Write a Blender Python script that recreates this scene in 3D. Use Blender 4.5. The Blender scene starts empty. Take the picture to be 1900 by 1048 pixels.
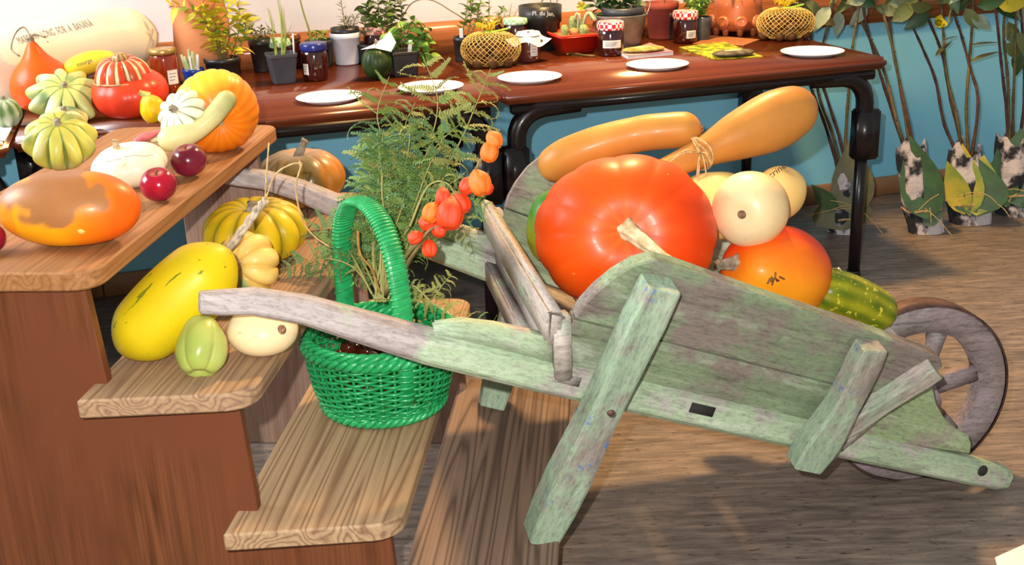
import bpy, bmesh, math, random
import numpy as np
from mathutils import Vector, Matrix, noise as mnoise
from mathutils.bvhtree import BVHTree
PI = math.pi
random.seed(7)
sc = bpy.context.scene
COL = sc.collection
def V3(*a): return Vector(a if len(a) > 1 else a[0])

# ------------------------------------------------------------------ camera
FPX, PITCH, ROLL, CAMH = 2161.0, math.radians(19.66), math.radians(-2.18), 1.36
cF = V3(0, math.cos(PITCH), -math.sin(PITCH))
_U = V3(0, math.sin(PITCH), math.cos(PITCH)); _R = V3(1, 0, 0)
cR = _R*math.cos(ROLL) + _U*math.sin(ROLL)
cU = -_R*math.sin(ROLL) + _U*math.cos(ROLL)
CO = V3(0, 0, CAMH)
cd = bpy.data.cameras.new('camera'); cam = bpy.data.objects.new('camera', cd); COL.objects.link(cam)
cd.sensor_width = 36; cd.lens = FPX/1900*36; cd.clip_start = .05; cd.clip_end = 60
cam.matrix_world = Matrix(((cR.x, cU.x, -cF.x, CO.x), (cR.y, cU.y, -cF.y, CO.y), (cR.z, cU.z, -cF.z, CO.z), (0, 0, 0, 1)))
sc.camera = cam

# ------------------------------------------------------------------ light
sc.view_settings.view_transform = 'Standard'; sc.view_settings.look = 'None'
sc.view_settings.exposure = 0.0; sc.view_settings.gamma = 1.0; sc.view_settings.use_curve_mapping = False
w = bpy.data.worlds.new('world'); sc.world = w; w.use_nodes = True
bg = w.node_tree.nodes['Background']; bg.inputs[0].default_value = (1.0, .97, .95, 1); bg.inputs[1].default_value = .40
def lamp(name, kind, loc, energy, color, target=None, **kw):
    d = bpy.data.lights.new(name, kind); d.energy = energy; d.color = color
    for k, v in kw.items(): setattr(d, k, v)
    o = bpy.data.objects.new(name, d); COL.objects.link(o); o.location = loc
    if target is not None: o.rotation_euler = (V3(target)-V3(loc)).to_track_quat('-Z', 'Y').to_euler()
    return o
lamp('camera_flash', 'POINT', CO - cR*.075 + cU*.075, 225, (1, .975, .95), shadow_soft_size=.012)
lamp('window_daylight', 'AREA', (-3.2, 2.3, 2.3), 150, (.97, .98, 1.0), (.0, 2.3, .5), shape='RECTANGLE', size=1.6, size_y=1.3, specular_factor=.7)
lamp('ceiling_lamp', 'AREA', (.45, 3.70, 2.5), 110, (1.0, .60, .24), (1.1, 2.5, 0), shape='DISK', size=.25, specular_factor=.1)

# ------------------------------------------------------------------ helpers: geometry of the place
def ray(x, y): return cF + cR*((x-950)/FPX) - cU*((y-524)/FPX)
def pz(x, y, z):
    d = ray(x, y); return CO + d*((z-CAMH)/d.z)
def pp(x, y, P, n):
    d = ray(x, y); return CO + d*((V3(P)-CO).dot(n)/d.dot(n))
def mpp(P): return (V3(P)-CO).dot(cF)/FPX
def elev(P):
    d = CO-V3(P); return math.atan2(d.z, math.hypot(d.x, d.y))
AW = .2944; WD = V3(math.cos(AW), math.sin(AW), 0); WN = V3(-math.sin(AW), math.cos(AW), 0)
AB = .0921; BD = V3(math.sin(AB), math.cos(AB), 0); BN = V3(math.cos(AB), -math.sin(AB), 0)
Z = V3(0, 0, 1)
WALL = 4.073; TZ = .745; ZB = {1: .80, 2: .598, 3: .366, 4: .15}
def wp(al, pe, z): return WD*al + WN*pe + Z*z
def bp(al, ac, z): return BD*al + BN*ac + Z*z
def frame(x, y, z, o): 
    x, y, z = [V3(q).normalized() for q in (x, y, z)]
    return Matrix(((x.x, y.x, z.x, o[0]), (x.y, y.y, z.y, o[1]), (x.z, y.z, z.z, o[2]), (0, 0, 0, 1)))
def axis(zdir, o, roll=0):
    zd = V3(zdir).normalized(); ref = Z if abs(zd.z) < .98 else V3(1, 0, 0)
    x = ref.cross(zd).normalized(); y = zd.cross(x)
    return frame(x, y, zd, o) @ Matrix.Rotation(roll, 4, 'Z')
def dirC(o, d, n, s=1):
    """frame with local x along d and local z facing n"""
    d = V3(d).normalized(); n = V3(n); n = (n-d*n.dot(d)).normalized(); return frame(d, n.cross(d), n, o) @ Matrix.Scale(s, 4)
def T(o): return Matrix.Translation(V3(o))
def rz(o, a): return T(o) @ Matrix.Rotation(a, 4, 'Z')

# ------------------------------------------------------------------ helpers: objects
WM = {}
def tag(o, label=None, cat=None, group=None, kind=None):
    if label: o['label'] = label
    if cat: o['category'] = cat
    if group: o['group'] = group
    if kind: o['kind'] = kind
    return o
def thing(name, label, cat, loc, group=None):
    o = bpy.data.objects.new(name, None); COL.objects.link(o); o.location = loc; o.empty_display_size = .05
    WM[o] = T(loc); return tag(o, label, cat, group)
def mk(name, V, F, mat, smooth=True, cols=None):
    me = bpy.data.meshes.new(name); me.from_pydata([tuple(v) for v in V], [], F)
    if smooth: me.polygons.foreach_set('use_smooth', [True]*len(F))
    if cols is not None:
        at = me.color_attributes.new('Col', 'FLOAT_COLOR', 'POINT')
        at.data.foreach_set('color', np.hstack([np.asarray(cols, dtype=np.float32), np.ones((len(cols), 1), np.float32)]).ravel())
    me.materials.append(mat); me.update(); return me
def link(name, me, parent=None, M=None):
    M = M or Matrix(); o = bpy.data.objects.new(name, me); COL.objects.link(o); WM[o] = M
    if parent: o.parent = parent; o.matrix_basis = WM[parent].inverted() @ M
    else: o.matrix_basis = M
    return o
def add(name, g, mat, parent=None, M=None, smooth=True):
    V, F = g[0], g[1]; cols = g[2] if len(g) > 2 else None
    if parent is not None and M is None:      # world verts: keep them near the parent's origin
        off = WM[parent].translation; V = [V3(v)-off for v in V]; M = T(off)
    return link(name, mk(name, V, F, mat, smooth, cols), parent, M)
def solo(name, g, mat, label, cat, M=None, group=None, smooth=True):
    if M is None:
        V = [V3(v) for v in g[0]]; c = sum(V, V3(0, 0, 0))/len(V); c.z = min(v.z for v in V)
        g = ([v-c for v in V],) + tuple(g[1:]); M = T(c)
    return tag(add(name, g, mat, None, M, smooth), label, cat, group)
def struct(name, g, mat, smooth=False, M=None, parent=None):
    o = add(name, g, mat, parent, M or Matrix(), smooth)
    if not parent: o['kind'] = 'structure'
    return o
# ---- generators (V, F[, colours])
def bev(g, w, seg=2, ang=30):
    bm = bmesh.new(); vs = [bm.verts.new(v) for v in g[0]]
    for f in g[1]:
        try: bm.faces.new([vs[i] for i in f])
        except ValueError: pass
    bmesh.ops.recalc_face_normals(bm, faces=bm.faces[:])
    ed = [e for e in bm.edges if len(e.link_faces) == 2 and e.calc_face_angle(0) > math.radians(ang)]
    bmesh.ops.bevel(bm, geom=ed, offset=w, segments=seg, affect='EDGES', clamp_overlap=True)
    bm.verts.index_update(); V = [v.co.copy() for v in bm.verts]; F = [[v.index for v in f.verts] for f in bm.faces]
    bm.free(); return V, F
def box(sx, sy, sz, c=(0, 0, 0), b=0, seg=2):
    x, y, z = sx/2, sy/2, sz/2; c = V3(c)
    V = [c+V3(i*x, j*y, k*z) for i in (-1, 1) for j in (-1, 1) for k in (-1, 1)]
    g = (V, [(0, 1, 3, 2), (4, 6, 7, 5), (0, 4, 5, 1), (2, 3, 7, 6), (0, 2, 6, 4), (1, 5, 7, 3)])
    return bev(g, b, seg) if b else g
def prism(poly, z0, z1, b=0, seg=2):
    n = len(poly); V = [V3(p[0], p[1], z0) for p in poly] + [V3(p[0], p[1], z1) for p in poly]
    F = [list(range(n))[::-1], list(range(n, 2*n))] + [(i, (i+1) % n, n+(i+1) % n, n+i) for i in range(n)]
    return bev((V, F), b, seg) if b else (V, F)
def hexa(a, b, bv=0):   # loft between two quads
    V = [V3(q) for q in a] + [V3(q) for q in b]
    F = [(3, 2, 1, 0), (4, 5, 6, 7)] + [(i, (i+1) % 4, 4+(i+1) % 4, 4+i) for i in range(4)]
    return bev((V, F), bv) if bv else (V, F)
def join(gs):
    V, F, C = [], [], []
    for g in gs:
        o = len(V); V += [V3(v) for v in g[0]]; F += [[i+o for i in f] for f in g[1]]
        if len(g) > 2: C += list(g[2])
    return (V, F, C) if C else (V, F)
def mv(g, M): return ([M @ V3(v) for v in g[0]],) + tuple(g[1:])
def crom(P, n):
    P = [V3(p) for p in P]; P = [P[0]*2-P[1]] + P + [P[-1]*2-P[-2]]; out = []
    m = len(P)-3
    for k in range(n):
        t = k/(n-1)*m; i = min(int(t), m-1); t -= i
        a, b, c, d = P[i:i+4]
        out.append(.5*((2*b)+(c-a)*t+(2*a-5*b+4*c-d)*t*t+(3*b-a-3*c+d)*t**3))
    return out
def cr1(R, n): return [v.x for v in crom([V3(r, 0, 0) for r in R], n)]
def sweep(P, R, seg=8, caps=True, prof=None, up=None, twist=0):
    """tube along P; R radius per point; prof = list of (x,y) unit section"""
    P = [V3(p) for p in P]; n = len(P)
    if not hasattr(R, '__len__'): R = [R]*n
    prof = prof or [(math.cos(2*PI*k/seg), math.sin(2*PI*k/seg)) for k in range(seg)]; s = len(prof)
    tn = [(P[min(i+1, n-1)]-P[max(i-1, 0)]).normalized() for i in range(n)]
    x = V3(up) if up is not None else (Z if abs(tn[0].z) < .9 else V3(1, 0, 0))
    V, F = [], []
    for i in range(n):
        x = (x-tn[i]*x.dot(tn[i])).normalized(); y = tn[i].cross(x)
        r = R[i]; rx, ry = (r if hasattr(r, '__len__') else (r, r)); c, q = math.cos(twist*i), math.sin(twist*i)
        for a, b in prof: V.append(P[i] + x*(rx*(a*c-b*q)) + y*(ry*(a*q+b*c)))
    for i in range(n-1):
        for k in range(s): F.append((i*s+k, i*s+(k+1) % s, (i+1)*s+(k+1) % s, (i+1)*s+k))
    if caps: F += [list(range(s))[::-1], [(n-1)*s+k for k in range(s)]]
    return V, F
def ring(P, r, seg=6):  # closed tube
    V, F = sweep(P+[P[0]], r, seg, caps=False, up=Z); return V, F
def lathe(pr, seg=32, rad=None, cap=True):
    V, F = [], []
    for i, (r, z) in enumerate(pr):
        for k in range(seg):
            a = 2*PI*k/seg; q = r*(rad(a, i/(len(pr)-1)) if rad else 1)
            V.append(V3(q*math.cos(a), q*math.sin(a), z))
    for i in range(len(pr)-1):
        for k in range(seg): F.append((i*seg+k, i*seg+(k+1) % seg, (i+1)*seg+(k+1) % seg, (i+1)*seg+k))
    if cap: F += [list(range(seg))[::-1], [(len(pr)-1)*seg+k for k in range(seg)]]
    return V, F
def lin(c):
    if isinstance(c, str): c = [int(c[i:i+2], 16)/255 for i in (0, 2, 4)]
    return tuple(x/12.92 if x <= .04045 else ((x+.055)/1.055)**2.4 for x in c)
def mixc(a, b, t): t = max(0, min(1, t)); return tuple(p+(q-p)*t for p, q in zip(a, b))
def nz(p, s=1): return mnoise.noise(V3(p)*s)
def gourd(a, h, ribs=0, depth=0, top=.2, bot=.1, px=1.0, nu=96, nv=40, col=None, lump=0, sharp=.6, sy=1, taper=0, fr=None, seed=0):
    V, F, C = [], [], []
    for j in range(1, nv):
        ph = -PI/2+PI*j/nv; cp = math.cos(ph)**px; t = j/nv
        for k in range(nu):
            th = 2*PI*k/nu
            rib = 1-depth*(1-abs(math.cos(ribs*th/2))**sharp) if ribs else 1
            if fr: rib *= fr(th, t)
            r = a*cp*rib*(1-taper*math.sin(ph))
            z = h*math.sin(ph)
            q = r/a
            z -= h*top*math.exp(-(q/.3)**2) if ph > 0 else -h*bot*math.exp(-(q/.3)**2)
            p = V3(r*math.cos(th), sy*r*math.sin(th), z)
            if lump: p *= 1+lump*nz(p+V3(seed, 0, 0), 1.3/a)
            V.append(p)
            if col: C.append(col(th, t, p))
    b = len(V); V += [V3(0, 0, -h*(1-bot)), V3(0, 0, h*(1-top))]
    if col: C += [C[0], C[-1]]
    for j in range(nv-2):
        for k in range(nu): F.append((j*nu+k, j*nu+(k+1) % nu, (j+1)*nu+(k+1) % nu, (j+1)*nu+k))
    for k in range(nu): F += [((k+1) % nu, k, b), ((nv-2)*nu+k, (nv-2)*nu+(k+1) % nu, b+1)]
    return (V, F, C) if col else (V, F)
def body(P, R, seg=40, n=56, col=None, lump=0, cap=(1, 1), ribs=0, depth=0):
    """long bent squash: control points and radii, rounded ends"""
    P = crom(P, n); R = cr1(R, n)
    L = [0]
    for i in range(1, n): L.append(L[-1]+(P[i]-P[i-1]).length)
    # resample denser at the ends
    S = [L[-1]*(.5-.5*math.cos(PI*i/(n-1))) for i in range(n)]
    Q, W_ = [], []
    j = 0
    for s in S:
        while j < n-2 and L[j+1] < s: j += 1
        t = (s-L[j])/max(1e-9, L[j+1]-L[j]); Q.append(P[j].lerp(P[j+1], t)); W_.append(R[j]+(R[j+1]-R[j])*t)
    ca, cb = cap[0]*W_[n//8], cap[1]*W_[-n//8]
    for i, s in enumerate(S):
        if s < ca: W_[i] *= math.sqrt(max(1e-5, 1-(1-s/ca)**2))
        if L[-1]-s < cb: W_[i] *= math.sqrt(max(1e-5, 1-(1-(L[-1]-s)/cb)**2))
    prof = None
    if ribs:
        prof = [((1-depth*(1-abs(math.cos(ribs*PI*k/seg))**.6))*math.cos(2*PI*k/seg), (1-depth*(1-abs(math.cos(ribs*PI*k/seg))**.6))*math.sin(2*PI*k/seg)) for k in range(seg)]
    V, F = sweep(Q, [max(w_, 1e-4) for w_ in W_], seg, prof=prof)
    if lump:
        r0 = max(W_)
        V = [v + (v-Q[i//seg])*lump*nz(v, .9/r0) for i, v in enumerate(V)]
    if col: return V, F, [col(2*PI*(i % seg)/seg, (i//seg)/(n-1), v) for i, v in enumerate(V)]
    return V, F
def leaf(l, w, fold=.25, curl=.3, n=6, pw=.8):
    V, F = [], []
    for i in range(n+1):
        t = i/n; ww = w/2*math.sin(PI*min(1, max(0, t**pw)))*1.0+1e-4; z = -curl*l*t*t
        V += [V3(l*t, -ww, z+fold*ww), V3(l*t, 0, z), V3(l*t, ww, z+fold*ww)]
    for i in range(n):
        b = i*3; F += [(b, b+3, b+4, b+1), (b+1, b+4, b+5, b+2)]
    return V, F
def dirM(o, d, s=1, roll=0):
    """frame with local x along d, scaled"""
    d = V3(d).normalized(); ref = Z if abs(d.z) < .95 else V3(1, 0, 0)
    y = ref.cross(d).normalized(); z = d.cross(y)
    return frame(d, y, z, o) @ Matrix.Rotation(roll, 4, 'X') @ Matrix.Scale(s, 4)
def text_geo(s, size, bold=.0):
    cu = bpy.data.curves.new('writing', 'FONT'); cu.body = s; cu.size = size; cu.offset = bold; cu.resolution_u = 2
    o = bpy.data.objects.new('writing', cu); COL.objects.link(o)
    dg = bpy.context.evaluated_depsgraph_get(); me = bpy.data.meshes.new_from_object(o.evaluated_get(dg))
    V = [v.co.copy() for v in me.vertices]; F = [list(p.vertices) for p in me.polygons]
    bpy.data.objects.remove(o); bpy.data.curves.remove(cu); bpy.data.meshes.remove(me)
    return V, F
def write_on(target_g, M, s, size, o, xd, yd, mat, parent, name='writing', bold=0, lift=.0012):
    """lettering laid on a curved surface: flat text frame (o, xd, yd) dropped onto the surface"""
    V, F = text_geo(s, size, bold)
    wv = [M @ V3(v) for v in target_g[0]]; bvh = BVHTree.FromPolygons(wv, [tuple(f) for f in target_g[1]])
    xd = V3(xd).normalized(); yd = V3(yd); yd = (yd-xd*yd.dot(xd)).normalized(); nd = xd.cross(yd)
    wx = max(v.x for v in V)
    out = []
    for v in V:
        p = V3(o)+xd*(v.x-wx/2)+yd*v.y
        h = bvh.ray_cast(p+nd*.3, -nd)
        out.append((h[0]+h[1].normalized()*lift*(1 if h[1].dot(nd) > 0 else -1)) if h[0] else p)
    return add(name, (out, F), mat, parent, None, False)

# ------------------------------------------------------------------ helpers: materials
def nodes(name):
    m = bpy.data.materials.new(name); m.use_nodes = True; nt = m.node_tree
    return m, nt, nt.nodes['Principled BSDF']
def nd(nt, t, **kw):
    n = nt.nodes.new(t)
    for k, v in kw.items():
        if k.startswith('_'): setattr(n, k[1:], v)
        else:
            s = n.inputs[int(k[1:])] if (k[0] == 'i' and k[1:].isdigit()) else n.inputs[k.replace('__', ' ')]
            if isinstance(v, bpy.types.NodeSocket): nt.links.new(v, s)
            else: s.default_value = v
    return n
def ramp(nt, fac, stops):
    r = nt.nodes.new('ShaderNodeValToRGB'); e = r.color_ramp.elements
    while len(e) < len(stops): e.new(.5)
    for q, (p, c) in zip(e, stops): q.position = p; q.color = (*c, 1)
    nt.links.new(fac, r.inputs[0]); return r.outputs[0]
def coords(nt, scale=(1, 1, 1), loc=(0, 0, 0)):
    tc = nt.nodes.new('ShaderNodeTexCoord'); mp = nt.nodes.new('ShaderNodeMapping')
    nt.links.new(tc.outputs['Object'], mp.inputs[0]); mp.inputs['Scale'].default_value = scale; mp.inputs['Location'].default_value = loc
    return mp.outputs[0]
def noi(nt, vec, scale, detail=3, rough=.55, dist=0):
    return nd(nt, 'ShaderNodeTexNoise', Vector=vec, Scale=scale, Detail=detail, Roughness=rough, Distortion=dist).outputs[0]
def bump(nt, bs, h, s, d=.01):
    b = nd(nt, 'ShaderNodeBump', Height=h, Strength=s, Distance=d); nt.links.new(b.outputs[0], bs.inputs['Normal'])
def mixn(nt, f, a, b, mode='MIX'):
    m = nt.nodes.new('ShaderNodeMix'); m.data_type = 'RGBA'; m.blend_type = mode
    for i, v in ((0, f), (6, a), (7, b)):
        if isinstance(v, bpy.types.NodeSocket): nt.links.new(v, m.inputs[i])
        else: m.inputs[i].default_value = v if i == 0 else (*v, 1)
    return m.outputs[2]
_mc = {}
def plain(name, c, rough=.5, c2=None, scale=20, metal=0, spec=.5, bmp=0, coat=0, stretch=(1, 1, 1), trans=0, lo=.35, hi=.65):
    if name in _mc: return _mc[name]
    m, nt, b = nodes(name); b.inputs['Roughness'].default_value = rough; b.inputs['Metallic'].default_value = metal
    b.inputs['Specular IOR Level'].default_value = spec; b.inputs['Coat Weight'].default_value = coat; b.inputs['Coat Roughness'].default_value = .08
    b.inputs['Transmission Weight'].default_value = trans
    c = lin(c)
    c2 = lin(c2) if c2 else mixc(c, (0, 0, 0), .15)
    n = noi(nt, coords(nt, stretch), scale, 4)
    nt.links.new(ramp(nt, n, [(lo, c), (hi, c2)]), b.inputs['Base Color'])
    if bmp: bump(nt, b, n, bmp)
    _mc[name] = m; return m
def skin(name, rough=.35, mott=.18, scale=14, speck=None, coat=.04, spec=.22, bmp=.08, streak=(1, 1, 1), sp=(.62, .7), spscale=60):
    m, nt, b = nodes(name); b.inputs['Roughness'].default_value = rough; b.inputs['Coat Weight'].default_value = coat; b.inputs['Coat Roughness'].default_value = .2
    b.inputs['Specular IOR Level'].default_value = spec
    at = nd(nt, 'ShaderNodeVertexColor', _layer_name='Col').outputs[0]
    v = coords(nt, streak); n = noi(nt, v, scale, 5, .6)
    k = ramp(nt, n, [(.3, (1-mott,)*3), (.7, (1+mott*.3,)*3)])
    c = mixn(nt, 1.0, at, k, 'MULTIPLY')
    if speck:
        n2 = noi(nt, v, spscale, 3, .6); f = ramp(nt, n2, [(sp[0], (0, 0, 0)), (sp[1], (1, 1, 1))]); c = mixn(nt, f, c, lin(speck))
    nt.links.new(c, b.inputs['Base Color'])
    if bmp: bump(nt, b, n, bmp)
    return m
def grain(name, light, dark, rough=.6, sc_=(1.2, 9, 9), rings=9, coat=0, mix2=None, fine=.4, bmp=.15, patch=None, spec=.3, loc=(0, 0, 0)):
    """long grain along local x: contour lines of stretched noise"""
    m, nt, b = nodes(name); b.inputs['Roughness'].default_value = rough; b.inputs['Coat Weight'].default_value = coat; b.inputs['Coat Roughness'].default_value = .12
    b.inputs['Specular IOR Level'].default_value = spec
    n = noi(nt, coords(nt, sc_, loc), 1.0, 2, .45, .2)
    mu = nd(nt, 'ShaderNodeMath', _operation='MULTIPLY', i0=n, i1=float(rings)).outputs[0]
    fr = nd(nt, 'ShaderNodeMath', _operation='FRACT', i0=mu).outputs[0]
    tri = nd(nt, 'ShaderNodeMath', _operation='PINGPONG', i0=mu, i1=.5).outputs[0]
    L, D = lin(light), lin(dark)
    c = ramp(nt, tri, [(.0, D), (.22, mixc(D, L, .75)), (.5, L)])
    f = noi(nt, coords(nt, (sc_[0]*4, sc_[1]*14, sc_[2]*14)), 1.0, 3)
    k = ramp(nt, f, [(.3, (1-fine,)*3), (.65, (1.05,)*3)]); c = mixn(nt, 1.0, c, k, 'MULTIPLY')
    if mix2:
        p = noi(nt, coords(nt, (1, 1, 1), (3, 1, 2)), patch or 5, 3); c = mixn(nt, ramp(nt, p, [(.42, (0, 0, 0)), (.62, (1, 1, 1))]), c, lin(mix2))
    nt.links.new(c, b.inputs['Base Color'])
    if bmp: bump(nt, b, tri, bmp, .004)
    return m
def weather(name, wood, woodd, paint, amount=.5, scale=9, grad=None, blue=None, dark=.5, seed=0, light='d8d8cc'):
    """old painted timber: bare grey wood showing through flaking paint"""
    m, nt, b = nodes(name); b.inputs['Roughness'].default_value = .7; b.inputs['Specular IOR Level'].default_value = .25
    cv = coords(nt, (1, 1, 1), (seed, seed*.7, 0))
    g = noi(nt, coords(nt, (3, 40, 40), (seed, 0, 0)), 1.0, 4, .6, .4)
    c = ramp(nt, g, [(.3, lin(woodd)), (.6, lin(wood))])
    n = noi(nt, cv, scale, 6, .62)
    if grad:   # paint only from local x = grad[0] to grad[1] onward
        tc = nt.nodes.new('ShaderNodeTexCoord'); sx = nd(nt, 'ShaderNodeSeparateXYZ', Vector=tc.outputs['Object'])
        mr = nd(nt, 'ShaderNodeMapRange', i0=sx.outputs[0], i1=grad[0], i2=grad[1], i3=-.45, i4=0.0).outputs[0]
        n = nd(nt, 'ShaderNodeMath', _operation='ADD', i0=n, i1=mr).outputs[0]
    e = .5+(.5-amount)*.35
    pn = noi(nt, coords(nt, (2, 14, 14), (seed, 2, 0)), 1.5, 4, .6)
    pc = ramp(nt, pn, [(.3, mixc(lin(paint), (0, 0, 0), .25)), (.55, lin(paint)), (.75, mixc(lin(paint), lin(light), .6))])
    c = mixn(nt, ramp(nt, n, [(e-.05, (0, 0, 0)), (e+.05, (1, 1, 1))]), c, pc)
    d = noi(nt, coords(nt, (4, 30, 30), (seed+5, 1, 3)), 2.0, 6, .7)
    c = mixn(nt, ramp(nt, d, [(.54, (0, 0, 0)), (.68, (dark*1.5,)*3)]), c, lin('4a4238'))
    sp_ = noi(nt, coords(nt, (1, 3, 3), (seed, 3, 1)), 55, 5, .75); c = mixn(nt, 1.0, c, ramp(nt, sp_, [(.32, (.62,)*3), (.52, (1.0,)*3), (.75, (1.12,)*3)]), 'MULTIPLY')
    if blue:
        q = noi(nt, coords(nt, (1, 1, 1), (seed+9, 4, 3)), 26, 4, .7); c = mixn(nt, ramp(nt, q, [(.60, (0, 0, 0)), (.66, (.8,)*3)]), c, lin(blue))
    nt.links.new(c, b.inputs['Base Color']); bump(nt, b, g, .3, .003)
    return m
# ------------------------------------------------------------------ the room
def wall_mat():
    m, nt, b = nodes('painted_wall'); b.inputs['Roughness'].default_value = .55
    tc = nt.nodes.new('ShaderNodeTexCoord'); s = nd(nt, 'ShaderNodeSeparateXYZ', Vector=tc.outputs['Object'])
    st = nd(nt, 'ShaderNodeMath', _operation='GREATER_THAN', i0=s.outputs[2], i1=.78).outputs[0]
    n = noi(nt, coords(nt), 2.5, 4)
    teal = ramp(nt, n, [(.3, lin('7cccea')), (.7, lin('88d4ee'))]); wh = ramp(nt, n, [(.3, lin('d6d6da')), (.7, lin('e0e0e2'))])
    nt.links.new(mixn(nt, st, teal, wh), b.inputs['Base Color']); bump(nt, b, noi(nt, coords(nt), 160, 2), .08, .002); return m
def floor_mat():
    m, nt, b = nodes('vinyl_floor'); b.inputs['Roughness'].default_value = .42; b.inputs['Specular IOR Level'].default_value = .35
    v = nd(nt, 'ShaderNodeMapping', Vector=nt.nodes.new('ShaderNodeTexCoord').outputs['Object'])
    v.inputs['Rotation'].default_value = (0, 0, .25); v.inputs['Scale'].default_value = (5, 34, 1); v = v.outputs[0]
    n = noi(nt, v, 1.6, 6, .65, .3)
    c = ramp(nt, n, [(.30, lin('594e47')), (.5, lin('776a60')), (.68, lin('948273'))])
    v2 = coords(nt, (1, 3, 1), (2, 1, 0)); n2 = noi(nt, v2, 26, 4, .7)
    c = mixn(nt, ramp(nt, n2, [(.58, (0, 0, 0)), (.66, (.85,)*3)]), c, lin('3e322c'))
    nt.links.new(c, b.inputs['Base Color']); bump(nt, b, n, .05, .002); return m
struct('floor', box(14, 12, .1, (0, 3, -.05)), floor_mat())
wm_ = frame(WD, WN, Z, (0, 0, 0))
struct('wall_back', box(11, .12, 2.8, (.8, WALL+.06, 1.4)), wall_mat(), M=wm_)
M_rail = grain('rail_wood', 'b06a38', '985628', .5, (.8, 14, 14), 5, coat=.15, bmp=.05)
rail = struct('trim_1', box(11, .022, .131, (.8, WALL-.011, .7875), .005), M_rail, True, wm_)
M_base = plain('brown_tile', 'a07850', .5, '86623f', 6, bmp=.05)
bb = struct('baseboard_back', box(11, .008, .078, (.8, WALL-.004, .039)), plain('tile_joint', '5d4835', .8), False, wm_)
tile = mk('tile', *bev(box(.296, .012, .079), .002, 1), M_base)
for k in range(18): link('tile', tile, bb, wm_ @ T((-1.6+.3*k, WALL-.010, .0405)))

# ------------------------------------------------------------------ tables
M_table = grain('table_varnish', '6e351a', '602a12', .2, (.5, 9, 9), 5, coat=.2, fine=.14, bmp=.0, spec=.5)
M_steel = plain('dark_steel', '120c0e', .3, '181214', 8, spec=.4, coat=.1)
def table(label, a0, a1, p0=3.2, p1=WALL-.012):
    ln, dp = a1-a0, p1-p0; o = wp((a0+a1)/2, (p0+p1)/2, 0); M = frame(WD, WN, Z, o)
    t = thing('folding_table', label, 'table', o)
    def A(n, g, m, sm=True, par=t): return add(n, g, m, par, M, sm)
    A('table_top', box(ln, dp, .038, (0, 0, TZ-.019), .012, 3), M_table)
    A('top_frame', join([box(ln-.06, .03, .032, (0, s*(dp/2-.035), TZ-.055), .004) for s in (-1, 1)] + [box(.03, dp-.1, .03, (s*(ln/2-.09), 0, TZ-.055)) for s in (-1, 1)]), M_steel)
    for s in (-1, 1):
        for q in (-1, 1):
            x, y = s*(ln/2-.048), q*(dp/2-.045); rr = .085
            P = [V3(x-s*.20, y, TZ-.062), V3(x-s*rr, y, TZ-.064)] + [V3(x-s*rr+s*rr*math.sin(a), y, TZ-.064-rr+rr*math.cos(a)) for a in np.linspace(.25, PI/2, 6)] + [V3(x, y, .44)]
            lg = A('leg', sweep(P, [.024, .027]+[.029]*7, 14), M_steel)
            add('lower_tube', sweep([V3(x, y, .46), V3(x, y, .012)], .020, 12), M_steel, lg, M)
            add('sleeve', box(.078, .062, .165, (x+s*.008, y, .492), .006), M_steel, lg, M)
            add('foot_cap', sweep([V3(x, y, 0), V3(x, y, .02)], .023, 12), plain('black_rubber', '151515', .7), lg, M)
    return t
table('long brown varnished table on dark tube legs holding jars, cacti and net bags', .967, 2.252)
table('brown varnished table left of the joint, holding pots and the turban squash', -.362, .963)
table('brown table at the left edge of the picture with a white patch on it', -1.66, -.366, 3.15)

# ------------------------------------------------------------------ stepped bench
def pine(i, lo, li='c79f70', da='8a5e36', mix2=None): return grain('pine_board_%d' % i, li, da, .62, (.32, 12, 12), 17, bmp=.05, mix2=mix2, patch=4, loc=lo, fine=.22, coat=.0)
A0, A1 = 1.62, 2.66
bench = thing('stepped_bench', 'wooden bench of four descending board steps on brown plywood sides', 'bench', bp((A0+A1)/2, -.65, 0))
def rounded(x0, x1, y0, y1, r, corners=(1, 1, 1, 1)):
    out = []
    for (cx, cy, a, on) in ((x0+r, y0+r, PI, corners[0]), (x1-r, y0+r, 1.5*PI, corners[1]), (x1-r, y1-r, 0, corners[2]), (x0+r, y1-r, .5*PI, corners[3])):
        if on: out += [(cx+r*math.cos(a+k*PI/10), cy+r*math.sin(a+k*PI/10)) for k in range(6)]
        else: out.append((x0 if cx < (x0+x1)/2 else x1, y0 if cy < (y0+y1)/2 else y1))
    return out
BM = lambda z: frame(BD, -BN, Z, bp(0, 0, z))     # local x along the board, y to the left
for i, (c0, c1, sk) in {1: (-1.19, -.790, .0), 2: (-.838, -.566, .03), 3: (-.628, -.346, .04), 4: (-.386, -.106, .0)}.items():
    poly = rounded(A0, A1+{1: .03, 2: .15}.get(i, 0), -c1, -c0, .045, (1, 1, 1, 0))
    poly = [(x+sk*((y+c1)/(c1-c0))*(-1)*(1 if x < 2 else 0), y) for x, y in poly]
    a_n, c_n = (A0+A1)/2, (c0+c1)/2
    Mb = BM(ZB[i]) @ T((a_n, -c_n, 0))
    mats = {1: pine(1, (1, 0, 0), 'a07044', '8c5c30'), 2: pine(2, (4, 2, 0), 'aa8a68', '866850'), 3: pine(3, (7, 5, 1), 'b0926e', '826246'), 4: pine(4, (2, 9, 4), '866e5c', '564438')}
    add('board', prism([(x-a_n, y+c_n) for x, y in poly], -.032, 0, .0035, 1), mats[i], bench, Mb, False)
M_ply = grain('brown_plywood', '784628', '603518', .5, (1.2, 16, 16), 5, fine=.45, bmp=.03, mix2='6a3a22', patch=3)
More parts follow.
